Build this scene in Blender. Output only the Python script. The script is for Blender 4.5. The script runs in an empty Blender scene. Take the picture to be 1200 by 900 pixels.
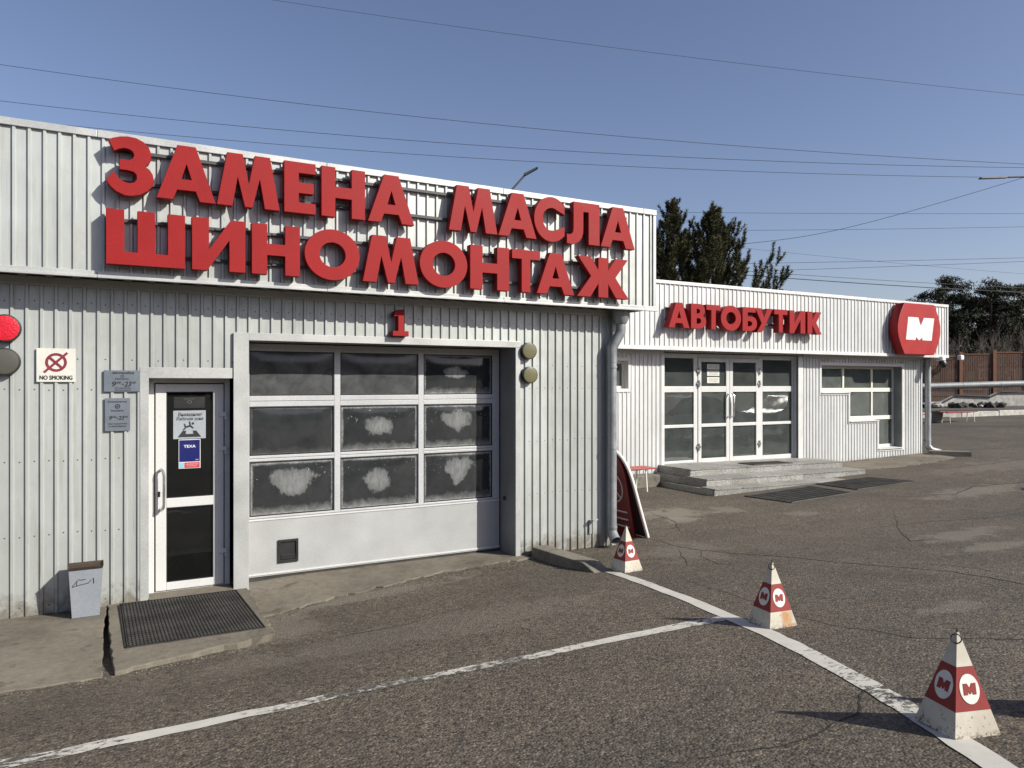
import bpy, bmesh, math, random
import numpy as np
from mathutils import Vector, Matrix
rnd = random.Random(7)
R = math.radians
scene = bpy.context.scene
COL = scene.collection

# ------------------------------------------------------------------ camera, sky, sun, exposure
cam_d = bpy.data.cameras.new('camera'); cam = bpy.data.objects.new('camera', cam_d); COL.objects.link(cam)
cam.location = (0, 0, 2.0)
cam.rotation_euler = (R(90), 0, R(60.945 - 90))
cam_d.sensor_width = 36.0; cam_d.lens = 36.0 * 875 / 1200; cam_d.clip_start = 0.05; cam_d.clip_end = 3000
scene.camera = cam

SUN_TRAVEL = Vector((-0.83, 1.0, -0.83)).normalized()
SUN_EL = math.asin(-SUN_TRAVEL.z)
SUN_AZ = math.atan2(-SUN_TRAVEL.x, -SUN_TRAVEL.y)          # measured from +Y towards +X
world = bpy.data.worlds.new('World'); scene.world = world; world.use_nodes = True
wn = world.node_tree.nodes; wl = world.node_tree.links
bg = wn['Background']; sky = wn.new('ShaderNodeTexSky'); sky.sky_type = 'NISHITA'; sky.sun_disc = False
sky.sun_elevation = SUN_EL; sky.sun_rotation = SUN_AZ; sky.altitude = 300
sky.air_density = 1.0; sky.dust_density = 1.4; sky.ozone_density = 1.6
tint = wn.new('ShaderNodeMix'); tint.data_type = 'RGBA'; tint.blend_type = 'MULTIPLY'; tint.inputs[0].default_value = 1; tint.inputs[7].default_value = (1.07, .965, 1.02, 1)
wl.new(sky.outputs[0], tint.inputs[6]); wl.new(tint.outputs[2], bg.inputs[0]); bg.inputs[1].default_value = 0.092
sun_d = bpy.data.lights.new('sun', 'SUN'); sun = bpy.data.objects.new('sun', sun_d); COL.objects.link(sun)
sun_d.energy = 4.6; sun_d.angle = R(0.53); sun_d.color = (1.0, 0.97, 0.875)
sun.rotation_euler = SUN_TRAVEL.to_track_quat('-Z', 'Y').to_euler()
scene.view_settings.view_transform = 'Standard'; scene.view_settings.look = 'None'
scene.view_settings.exposure = 0.38; scene.view_settings.gamma = 1.0; scene.view_settings.use_curve_mapping = False
scene.render.engine = 'CYCLES'
scene.cycles.use_denoising = True
scene.cycles.max_bounces = 6; scene.cycles.transparent_max_bounces = 12
scene.cycles.caustics_reflective = False; scene.cycles.caustics_refractive = False

# ------------------------------------------------------------------ materials
class NT:
    def __init__(s, name):
        s.m = bpy.data.materials.new(name); s.m.use_nodes = True
        s.n = s.m.node_tree.nodes; s.l = s.m.node_tree.links
        s.b = s.n['Principled BSDF']; s.out = s.n['Material Output']
        s._pos = None
    def set(s, node, key, val):
        if hasattr(val, 'is_output') or isinstance(val, bpy.types.NodeSocket): s.l.new(val, node.inputs[key])
        else: node.inputs[key].default_value = val
    @property
    def pos(s):
        if s._pos is None: s._pos = s.n.new('ShaderNodeNewGeometry').outputs['Position']
        return s._pos
    def obj(s): return s.n.new('ShaderNodeTexCoord').outputs['Object']
    def uv(s): return s.n.new('ShaderNodeTexCoord').outputs['UV']
    def mapping(s, vec, scale=(1,1,1), loc=(0,0,0), rot=(0,0,0)):
        n = s.n.new('ShaderNodeMapping'); s.l.new(vec, n.inputs[0]); n.inputs['Scale'].default_value = scale
        n.inputs['Location'].default_value = loc; n.inputs['Rotation'].default_value = rot; return n.outputs[0]
    def noise(s, scale, detail=4, rough=.55, vec=None, dist=0, col=False):
        n = s.n.new('ShaderNodeTexNoise'); s.l.new(vec if vec is not None else s.pos, n.inputs['Vector'])
        n.inputs['Scale'].default_value = scale; n.inputs['Detail'].default_value = detail
        n.inputs['Roughness'].default_value = rough; n.inputs['Distortion'].default_value = dist
        return n.outputs['Color' if col else 'Fac']
    def voro(s, scale, feature='F1', out='Distance', vec=None, rand=1):
        n = s.n.new('ShaderNodeTexVoronoi'); n.feature = feature
        s.l.new(vec if vec is not None else s.pos, n.inputs['Vector']); n.inputs['Scale'].default_value = scale
        n.inputs['Randomness'].default_value = rand
        return n.outputs[out]
    def ramp(s, fac, *stops, interp='LINEAR'):
        n = s.n.new('ShaderNodeValToRGB'); s.l.new(fac, n.inputs[0]); cr = n.color_ramp; cr.interpolation = interp
        while len(cr.elements) < len(stops): cr.elements.new(.5)
        for e, (p, c) in zip(cr.elements, stops):
            e.position = p; e.color = (c, c, c, 1) if isinstance(c, (int, float)) else (*c, 1)
        return n.outputs[0]
    def mix(s, fac, a, b, mode='MIX'):
        n = s.n.new('ShaderNodeMix'); n.data_type = 'RGBA'; n.blend_type = mode
        for k, v in ((0, fac), (6, a), (7, b)):
            if isinstance(v, bpy.types.NodeSocket): s.l.new(v, n.inputs[k])
            elif k == 0: n.inputs[0].default_value = v
            else: n.inputs[k].default_value = (v, v, v, 1) if isinstance(v, (int, float)) else (*v, 1)
        return n.outputs[2]
    def math(s, op, a, b=0.0, c=0.0, clamp=False):
        n = s.n.new('ShaderNodeMath'); n.operation = op; n.use_clamp = clamp
        for k, v in enumerate((a, b, c)):
            if isinstance(v, bpy.types.NodeSocket): s.l.new(v, n.inputs[k])
            else: n.inputs[k].default_value = v
        return n.outputs[0]
    def sep(s, vec):
        n = s.n.new('ShaderNodeSeparateXYZ'); s.l.new(vec, n.inputs[0]); return n.outputs
    def vmath(s, op, a, b):
        n = s.n.new('ShaderNodeVectorMath'); n.operation = op
        for k, v in enumerate((a, b)):
            if isinstance(v, bpy.types.NodeSocket): s.l.new(v, n.inputs[k])
            else: n.inputs[k].default_value = v
        return n
    def bump(s, h, strength=.3, dist=.01, normal=None):
        n = s.n.new('ShaderNodeBump'); s.l.new(h, n.inputs['Height']); n.inputs['Strength'].default_value = strength
        n.inputs['Distance'].default_value = dist
        if normal is not None: s.l.new(normal, n.inputs['Normal'])
        s.l.new(n.outputs[0], s.b.inputs['Normal']); return n.outputs[0]
    def done(s, color=None, rough=.6, metal=0, spec=None):
        for k, v in (('Base Color', color), ('Roughness', rough), ('Metallic', metal), ('Specular IOR Level', spec)):
            if v is None: continue
            if isinstance(v, bpy.types.NodeSocket): s.l.new(v, s.b.inputs[k])
            elif k == 'Base Color': s.b.inputs[k].default_value = (v, v, v, 1) if isinstance(v, (int, float)) else (*v, 1)
            else: s.b.inputs[k].default_value = v
        return s.m

def worn(name, color, rough=.5, metal=0, var=.12, scale=6, bump=0.0, spec=None, fine=60):
    t = NT(name)
    n1 = t.noise(scale, 5); n2 = t.noise(fine, 3)
    lo = tuple(c * (1 - var) for c in color); hi = tuple(min(1, c * (1 + var)) for c in color)
    c = t.ramp(n1, (.3, lo), (.7, hi)); c = t.mix(.12, c, t.ramp(n2, (.3, .2), (.7, .9)), 'OVERLAY')
    r = t.ramp(n1, (.3, max(.02, rough - .08)), (.7, min(1, rough + .08)))
    if bump: t.bump(n2, bump, .004)
    return t.done(c, r, metal, spec)

def siding_mat(name, col, dirt=1.0, rough=.42, metal=.35):
    t = NT(name)
    v = t.mapping(t.pos, scale=(1, 1, .35))
    big = t.noise(1.3, 5, .6, v); mid = t.noise(9, 4, .65, t.mapping(t.pos, scale=(1, 1, .5)))
    streak = t.noise(22, 4, .6, t.mapping(t.pos, scale=(1, 1, .06)))
    c = t.ramp(big, (.3, tuple(x * .84 for x in col)), (.7, tuple(x * 1.06 for x in col)))
    c = t.mix(t.math('MULTIPLY', t.ramp(mid, (.5, 0), (.72, 1)), .4 * dirt), c, (.33, .335, .29))
    c = t.mix(t.math('MULTIPLY', t.ramp(streak, (.52, 0), (.75, 1)), .38 * dirt), c, (.27, .27, .23))
    ob = t.n.new('ShaderNodeObjectInfo').outputs['Random']; c = t.mix(1.0, c, t.ramp(ob, (0, .91), (1, 1.07)), 'MULTIPLY')
    rr_ = t.noise(14, 4, .7, t.mapping(t.pos, scale=(1, 1, .035), loc=(4, 1, 2)), .2)
    c = t.mix(t.math('MULTIPLY', t.ramp(rr_, (.66, 0), (.74, 1)), .45 * dirt), c, (.20, .145, .085))
    # mud splashes and rust spots with ragged outlines close to the ground
    h = t.sep(t.pos)[2]
    low = t.math('SUBTRACT', 1.0, t.math('DIVIDE', h, .55), clamp=True)
    blot = t.noise(7, 6, .7, dist=.4)
    m = t.ramp(t.math('MULTIPLY', low, blot), (.33, 0), (.52, 1))
    c = t.mix(t.math('MULTIPLY', m, .65 * dirt), c, (.14, .10, .06))
    r = t.ramp(mid, (.3, rough - .05), (.7, rough + .12))
    dent = t.noise(2.2, 2, .4)
    t.bump(dent, .5, .02)
    return t.done(c, r, metal)

def asphalt_mat():
    t = NT('asphalt')
    big = t.noise(.22, 4, .55); mid = t.noise(1.6, 5, .6)
    st = t.voro(66, out='Color'); sv = t.sep(st)[0]; sd = t.voro(66)
    st2 = t.sep(t.voro(55, out='Color'))[1]
    base = t.ramp(mid, (.28, (.086, .071, .053)), (.72, (.126, .105, .080)))
    base = t.mix(t.math('MULTIPLY', t.ramp(big, (.4, 0), (.66, 1)), .5), base, (.142, .118, .088))
    spk = t.ramp(sv, (.0, .25), (.25, .8), (.7, 1.12), (.88, 1.45), (1, 2.3))
    fine = t.noise(210, 3, .6); base = t.mix(.5, base, t.ramp(fine, (.3, .55), (.7, 1.45)), 'MULTIPLY')
    track = t.noise(1.0, 4, .6, t.mapping(t.pos, scale=(.16, 1.1, 1), rot=(0, 0, .35)), .3); base = t.mix(t.math('MULTIPLY', t.ramp(track, (.5, 0), (.68, 1)), .4), base, (.062, .055, .046))
    wash = t.noise(.55, 5, .65, t.mapping(t.pos, loc=(3, 8, 0)), .8); base = t.mix(t.math('MULTIPLY', t.ramp(wash, (.52, 0), (.7, 1)), .45), base, (.168, .140, .102))
    c = t.mix(.7, base, spk, 'MULTIPLY')
    c = t.mix(t.math('MULTIPLY', t.ramp(st2, (.84, 0), (.9, 1)), .6), c, (.026, .024, .023))
    hole = t.noise(32, 3, .65); c = t.mix(t.ramp(hole, (.585, 0), (.635, .9)), c, (.030, .026, .021))
    # dried pale dust patches, each with its own ragged outline
    rag = t.noise(2.6, 6, .72, dist=.5)
    for (cx, cy, rx, ry, k) in ((8.0, 9.1, .75, .55, .8), (7.7, 8.6, .6, .25, .7), (8.95, 8.9, .35, .4, .55), (9.75, 8.1, .5, .22, .45), (9.6, 5.5, 1.1, .35, .5), (8.9, 4.75, .8, .25, .5),
                                (14.3, 7.9, 2.2, .4, .5), (18.5, 9.6, 3.5, .7, .35), (1.3, 6.6, .5, .8, .4), (2.3, 7.1, 1.2, .25, .5), (6.2, 6.9, .8, .7, .3), (5.9, 3.4, .5, .15, .35), (2.2, 5.5, 2.5, .5, .22)):
        d = t.vmath('MULTIPLY', t.vmath('SUBTRACT', t.pos, (cx, cy, 0)).outputs[0], (1 / rx, 1 / ry, 0))
        ln = t.n.new('ShaderNodeVectorMath'); ln.operation = 'LENGTH'; t.l.new(d.outputs[0], ln.inputs[0])
        e = t.math('SUBTRACT', t.math('ADD', 1.0, t.math('MULTIPLY', t.math('SUBTRACT', rag, .5), 3.0)), ln.outputs['Value'])
        c = t.mix(t.math('MULTIPLY', t.ramp(e, (.1, 0), (.5, 1)), k), c, (.22, .195, .158))
    # oil drips
    oil = t.noise(.9, 5, .7, t.mapping(t.pos, loc=(13, 4, 0)), .6)
    c = t.mix(t.ramp(oil, (.63, 0), (.72, .5)), c, (.04, .037, .034))
    hgt = t.math('ADD', t.math('MULTIPLY', sd, -1.0), t.math('MULTIPLY', hole, -.9))
    nb = t.bump(hgt, .75, .008)
    return t.done(c, t.ramp(sv, (.2, .75), (1, .95)), 0, .3)

def concrete_mat(name, col=(.165, .145, .113), crackle=True):
    t = NT(name)
    a = t.noise(1.1, 6, .62); b = t.noise(14, 5, .7); f = t.noise(140, 2, .5)
    c = t.ramp(a, (.25, tuple(x * .55 for x in col)), (.5, col), (.75, tuple(x * 1.3 for x in col)))
    c = t.mix(.35, c, t.ramp(b, (.3, .25), (.7, .8)), 'OVERLAY'); c = t.mix(.18, c, t.ramp(f, (.3, .1), (.7, .9)), 'OVERLAY')
    st = t.noise(3.1, 5, .7, t.mapping(t.pos, loc=(5, 2, 1)), .7)
    c = t.mix(t.ramp(st, (.57, 0), (.66, .65)), c, tuple(x * .36 for x in col))
    t.bump(t.math('ADD', b, t.math('MULTIPLY', f, .4)), .5, .006)
    return t.done(c, .9, 0, .25)

def granite_mat():
    t = NT('granite')
    o = t.n.new('ShaderNodeObjectInfo').outputs['Random']
    f = t.sep(t.voro(95, out='Color'))[0]; b = t.noise(2.0, 5, .6)
    c = t.ramp(f, (0, (.12, .118, .11)), (.4, (.27, .262, .245)), (1, (.47, .46, .43)))
    c = t.mix(.5, c, t.ramp(b, (.3, (.6, .57, .52)), (.7, (1, 1, 1))), 'MULTIPLY')
    c = t.mix(1.0, c, t.ramp(o, (0, .78), (1, 1.2)), 'MULTIPLY')
    return t.done(c, .55, 0, .4)

def glass_mat(name, tint=(.55, .62, .58), wav=.02, refl=1.0, milky=0.0):
    t = NT(name); t.n.remove(t.b)
    tr = t.n.new('ShaderNodeBsdfTransparent'); tr.inputs[0].default_value = (*tint, 1)
    gl = t.n.new('ShaderNodeBsdfGlossy'); gl.inputs['Roughness'].default_value = .015
    gl.inputs[0].default_value = (.95, .97, .97, 1)
    fr = t.n.new('ShaderNodeFresnel'); fr.inputs['IOR'].default_value = 1.72
    bp = t.n.new('ShaderNodeBump'); bp.inputs['Strength'].default_value = 1; bp.inputs['Distance'].default_value = wav
    t.l.new(t.noise(2.3, 2, .4), bp.inputs['Height'])
    t.l.new(bp.outputs[0], gl.inputs['Normal'])
    mx = t.n.new('ShaderNodeMixShader'); t.l.new(t.math('MULTIPLY', fr.outputs[0], refl), mx.inputs[0])
    t.l.new(tr.outputs[0], mx.inputs[1]); t.l.new(gl.outputs[0], mx.inputs[2])
    sh = mx.outputs[0]
    d = t.n.new('ShaderNodeBsdfDiffuse'); d.inputs[0].default_value = (.46, .51, .48, 1)
    m2 = t.n.new('ShaderNodeMixShader'); dn = t.noise(3.2, 5, .65)
    t.l.new(t.math('MULTIPLY', t.ramp(dn, (.3, .5), (.75, 1)), milky + .015), m2.inputs[0])
    t.l.new(sh, m2.inputs[1]); t.l.new(d.outputs[0], m2.inputs[2]); sh = m2.outputs[0]
    t.l.new(sh, t.out.inputs[0]); return t.m

def acrylic_mat(name, blob=(0, 0, 0, 0), edge=.6, milk=.1, seed=0.0, wing=0.0):
    """scuffed dark acrylic glazing: limescale round the edge, a dried wash mark in the middle (UV 0..1)"""
    t = NT(name)
    uv = t.uv(); x, y, _ = t.sep(uv)
    off = t.mapping(uv, scale=(1.8, 1, 1), loc=(seed, seed * 1.7, seed * .3))
    rag = t.noise(5, 6, .7, off, .3); fine = t.noise(30, 4, .7, off)
    ex = t.math('MULTIPLY', t.math('MINIMUM', x, t.math('SUBTRACT', 1, x)), 1.8); ey = t.math('MINIMUM', y, t.math('SUBTRACT', 1, y))
    e = t.math('MINIMUM', ex, ey)
    em = t.ramp(t.math('ADD', e, t.math('MULTIPLY', t.math('SUBTRACT', rag, .5), .09)), (.03, 1), (.085, 0))
    em = t.math('MULTIPLY', em, t.ramp(fine, (.3, edge * .35), (.65, edge)))
    dust_ = t.math('MULTIPLY', t.ramp(t.math('ADD', t.math('ABSOLUTE', t.math('SUBTRACT', x, .5)), t.math('MULTIPLY', t.math('SUBTRACT', y, .3), -.35)), (.2, 0), (.55, 1)), .10)
    low = t.math('MULTIPLY', t.ramp(t.math('ADD', y, t.math('MULTIPLY', t.math('SUBTRACT', rag, .5), .3)), (.04, 1), (.2, 0)), edge * .45)
    wp = t.sep(t.noise(3.2, 3, .6, t.mapping(off, loc=(9, 3, 0)), 0, True)); x = t.math('ADD', x, t.math('MULTIPLY', t.math('SUBTRACT', wp[0], .5), .2)); yw = t.math('ADD', y, t.math('MULTIPLY', t.math('SUBTRACT', wp[1], .5), .24))
    cx, cy, rx, ry = blob
    m = t.math('MAXIMUM', em, low)
    if rx > 0:
        dy = t.math('DIVIDE', t.math('SUBTRACT', yw, cy), ry); dx = t.math('DIVIDE', t.math('DIVIDE', t.math('SUBTRACT', x, cx), rx), t.math('MAXIMUM', t.math('ADD', 1.0 - wing * .25, t.math('MULTIPLY', dy, wing * .5)), .12))
        dd = t.math('SQRT', t.math('ADD', t.math('MULTIPLY', dx, dx), t.math('MULTIPLY', dy, dy)))
        dd = t.math('ADD', dd, t.math('MULTIPLY', t.math('SUBTRACT', rag, .5), .9))
        stre = t.noise(9, 5, .75, t.mapping(off, scale=(1.6, .35, 1)), .2)
        dd = t.math('ADD', dd, t.math('MULTIPLY', t.math('SUBTRACT', stre, .5), .8))
        bl = t.math('MULTIPLY', t.ramp(dd, (.35, 1), (.8, .7), (1.05, 0)), t.ramp(stre, (.3, .26), (.7, .52)))
        m = t.math('MAXIMUM', m, bl)
        # splatters that run along the upper part
        sp = t.noise(17, 4, .75, off, .4)
        sy = t.ramp(y, (.55, 0), (.68, 1), (.86, 1), (.95, 0))
        m = t.math('MAXIMUM', m, t.math('MULTIPLY', t.ramp(sp, (.645, 0), (.675, .75)), sy))
    film = t.math('MULTIPLY', t.ramp(t.noise(2.4, 5, .6, off, .5), (.3, .3), (.7, 1)), milk)
    m = t.math('MAXIMUM', m, film)
    m = t.math('MINIMUM', m, .9)
    c = t.mix(m, (.014, .016, .018), (.47, .48, .475))
    r = t.math('ADD', .07, t.math('MULTIPLY', m, .6))
    t.bump(t.noise(3, 2, .5, off), .12, .01)
    return t.done(c, r, 0, .5)

M = {}
M['siding'] = siding_mat('siding_grey', (.485, .505, .485))
M['siding2'] = siding_mat('siding_white', (.645, .655, .645), .6, .4, .15)
M['trim'] = worn('trim_metal', (.48, .487, .47), .42, .3, .08, 3)
M['trim2'] = worn('trim_white', (.66, .66, .645), .42, .15, .07, 3)
M['backing'] = worn('backing_wall', (.30, .30, .295), .9)
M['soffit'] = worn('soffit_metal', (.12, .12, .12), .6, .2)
M['reveal'] = worn('reveal_metal_shaded', (.24, .245, .25), .5, .3, .08, 3)  # darker than the trim: the shade inside the reveals is put into the colour
M['roof'] = worn('roof_felt', (.09, .09, .09), .9)
M['shop_wall'] = worn('shop_interior', (.30, .33, .30), .9)
M['dark_room'] = worn('interior_paint', (.10, .105, .10), .9)
M['dark_floor'] = worn('interior_floor', (.16, .15, .14), .6)
M['red'] = worn('red_letter_face', (.285, .013, .0135), .55, 0, .08, 3, spec=.2)
M['red_side'] = worn('red_letter_return', (.24, .010, .013), .55, 0, .08, 5, spec=.25)
M['red_bright'] = worn('red_sign', (.34, .017, .016), .45, 0, .04, 3, spec=.4)
M['rail'] = worn('rail_steel', (.07, .07, .072), .6, .4)
M['pvc'] = worn('white_upvc', (.61, .61, .595), .3, 0, .04, 2)
M['pvc_grey'] = worn('grey_frame', (.50, .505, .51), .4, .1, .05, 2)
M['cream'] = worn('cream_frame', (.76, .74, .64), .4, 0, .06, 3)
M['leaf_panel'] = worn('garage_leaf_panel', (.415, .42, .415), .45, .1, .08, 2.5, .35, fine=150)
M['steel'] = worn('brushed_steel', (.62, .62, .62), .25, .9, .06, 8)
M['zinc'] = worn('galvanised_zinc', (.37, .382, .388), .5, .3, .15, 9)
M['pipe_foil'] = worn('pipe_foil', (.30, .31, .31), .5, .3, .15, 2)
M['zinc_dark'] = worn('shaded_zinc', (.27, .28, .285), .5, .35, .2, 7)  # zinc darkened for the garage downpipe, its shade put into the base colour
M['black'] = worn('black_plastic', (.018, .018, .018), .45)
M['rubber_dusty'] = worn('rubber_dusty', (.085, .08, .072), .85, 0, .4, 4)
M['rubber'] = worn('rubber', (.040, .037, .033), .85, 0, .55, 3.5)
M['asphalt'] = asphalt_mat()
M['concrete'] = concrete_mat('concrete')
M['kerb'] = concrete_mat('kerb_concrete', (.19, .17, .14))
M['granite'] = granite_mat()
M['glass'] = glass_mat('window_glass', (.55, .64, .60), .0018, 1.0, .13)
M['glass_blind'] = glass_mat('window_glass_dull', (.62, .64, .58), .004, .9, .22)
M['glass_door'] = glass_mat('door_glass', (.22, .23, .23), .003, .8, .0)
M['sign_grey'] = worn('sign_grey', (.15, .172, .20), .45, .1, .06, 5)
M['sign_white'] = worn('sign_white', (.64, .63, .57), .45, 0, .04, 5)
M['sign_pale'] = worn('sign_pale_grey', (.34, .37, .40), .4, 0, .04, 5)
M['ink'] = worn('ink_black', (.02, .02, .024), .6)
M['ink_maroon'] = worn('ink_maroon', (.20, .018, .035), .6)
M['board_maroon'] = worn('board_maroon', (.13, .016, .018), .4)
M['ink_white'] = worn('ink_white', (.68, .68, .68), .5)
M['ink_blue'] = worn('ink_blue', (.008, .012, .11), .35)
M['ink_red'] = worn('ink_red', (.55, .05, .06), .5)
M['ink_cyan'] = worn('ink_cyan', (.25, .48, .58), .5)
M['bin_grey'] = worn('bin_plastic', (.25, .272, .30), .4, 0, .05, 4)
M['brown_liner'] = worn('brown_liner', (.045, .028, .018), .8, 0, .3, 30)
M['soil'] = worn('soil', (.085, .07, .055), .95, 0, .35, 2, .6)
M['snowy_stone'] = worn('whitewashed_stone', (.50, .485, .44), .9, 0, .28, 5, .6)
M['fence_brown'] = worn('fence_brown', (.105, .052, .032), .75, 0, .2, 3)
M['fence_post'] = worn('fence_post_rust', (.17, .07, .035), .75, 0, .2, 3)
M['bark'] = worn('bark', (.10, .065, .045), .95, 0, .3, 8, .7)
M['bark_grey'] = worn('twig_bark', (.15, .125, .10), .95, 0, .25, 8)
M['wire'] = worn('wire', (.05, .05, .055), .6)
M['lamp_grey'] = worn('lamp_grey', (.14, .145, .15), .5, .4)
M['rock'] = worn('dark_rubble', (.05, .048, .045), .95, 0, .5, 5, .6)
M['bench_red'] = worn('bench_red', (.33, .045, .04), .55, 0, .15, 9)
M['white_paint'] = worn('white_metal_paint', (.74, .73, .69), .45, 0, .1, 7)
M['car_white'] = worn('car_paint_white', (.70, .71, .72), .15, 0, .02, 2, spec=.6)
M['tyre'] = worn('tyre', (.02, .02, .02), .85)

def needle_mat(name, a, b):
    t = NT(name); r = t.noise(.9, 4, .6); f = t.noise(7, 2)
    c = t.ramp(r, (.3, a), (.7, b)); c = t.mix(.4, c, t.ramp(f, (.3, .25), (.7, .8)), 'OVERLAY')
    return t.done(c, .7, 0, .25)
M['needle'] = needle_mat('pine_needles', (.040, .042, .017), (.105, .097, .040))
M['needle_far'] = needle_mat('far_pine_needles', (.020, .025, .014), (.042, .046, .024))

def line_mat(name, th):
    t = NT(name)
    n = t.noise(20, 7, .78, t.mapping(t.pos, scale=(.7, 1.3, 1)), .5); n2 = t.noise(1.3, 3, .5, t.mapping(t.pos, loc=(2.3, 7.1, 0)))
    hole = t.ramp(t.math('ADD', n, t.math('MULTIPLY', t.math('SUBTRACT', n2, .5), .7)), (th, 0), (th + .06, 1))
    st = t.sep(t.voro(105, out='Color'))[0]
    c = t.mix(t.ramp(t.noise(9, 5), (.3, 0), (.8, .45)), (.56, .54, .48), (.36, .335, .29))
    c = t.mix(hole, c, t.ramp(st, (0, (.035, .032, .028)), (1, (.15, .135, .115))))
    t.bump(t.voro(105), -.5, .006)
    return t.done(c, .85, 0, .3)
M['line'] = line_mat('road_paint', .595); M['line_worn'] = line_mat('road_paint_worn', .525)

def cone_paint(name, stain):
    t = NT(name); o = t.obj()
    n = t.noise(42, 5, .7, o); h = t.sep(o)[2]
    c = t.mix(t.ramp(t.noise(5, 5, .6, o), (.3, 0), (.7, .8)), (.60, .565, .48), (.40, .35, .265))
    low = t.math('SUBTRACT', 1.0, t.math('DIVIDE', h, .16), clamp=True)
    m = t.ramp(t.math('ADD', n, t.math('MULTIPLY', low, .10)), (.68, 0), (.72, .9))
    c = t.mix(m, c, (.075, .035, .018))
    # orange rust running down one face
    ox = t.sep(o)[0]; run = t.noise(30, 4, .6, t.mapping(o, scale=(1, 1, .2)), .3)
    e = t.math('SUBTRACT', 1.0, t.math('DIVIDE', t.math('ABSOLUTE', t.math('SUBTRACT', ox, .045)), .06))
    e = t.math('ADD', e, t.math('MULTIPLY', t.math('SUBTRACT', run, .5), 2.2))
    up = t.ramp(h, (.10, 1), (.125, 0))
    if stain > .5: c = t.mix(t.math('MULTIPLY', t.math('MULTIPLY', t.ramp(e, (.1, 0), (.9, 1)), up), .9), c, (.44, .20, .05))
    fl = t.math('MULTIPLY', t.ramp(h, (.0, 1), (.035, 0)), t.ramp(t.noise(55, 4, .7, o), (.48, 0), (.56, 1)))
    c = t.mix(fl, c, (.06, .028, .014))
    return t.done(c, .6, 0, .35)
def cone_red(name):
    t = NT(name); o = t.obj(); n = t.noise(30, 5, .7, o)
    c = t.mix(t.ramp(n, (.68, 0), (.72, 1)), t.ramp(t.noise(4, 4, .6, o), (.3, (.22, .028, .025)), (.7, (.29, .045, .038))), (.07, .03, .02))
    return t.done(c, .6, 0, .3)
M['cone_white'] = cone_paint('cone_white_paint', .18); M['cone_white_rusty'] = cone_paint('cone_white_paint_rusty', .95)
M['cone_red'] = cone_red('cone_red_paint'); M['cone_disc'] = worn('cone_disc_white', (.70, .68, .62), .6, 0, .10, 20)
def lens_mat(name, col, rough=.35, emit=0):
    t = NT(name); v = t.voro(75, vec=t.obj())
    t.bump(v, .5, .004)
    c = t.mix(.55, col, t.ramp(v, (0, 1.0), (.6, .35)), 'MULTIPLY')
    m = t.done(c, rough, 0, .5)
    if emit:
        t.l.new(c, t.b.inputs['Emission Color']); t.b.inputs['Emission Strength'].default_value = emit
    return m
M['lens_red'] = lens_mat('lens_red_lit', (.75, .018, .04), .35, .12)
M['lens_smoke'] = worn('lens_smoke', (.085, .085, .07), .35, 0, .06, 5)
M['lens_olive'] = worn('lens_olive', (.15, .14, .075), .22, 0, .06, 5, spec=.6)

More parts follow.
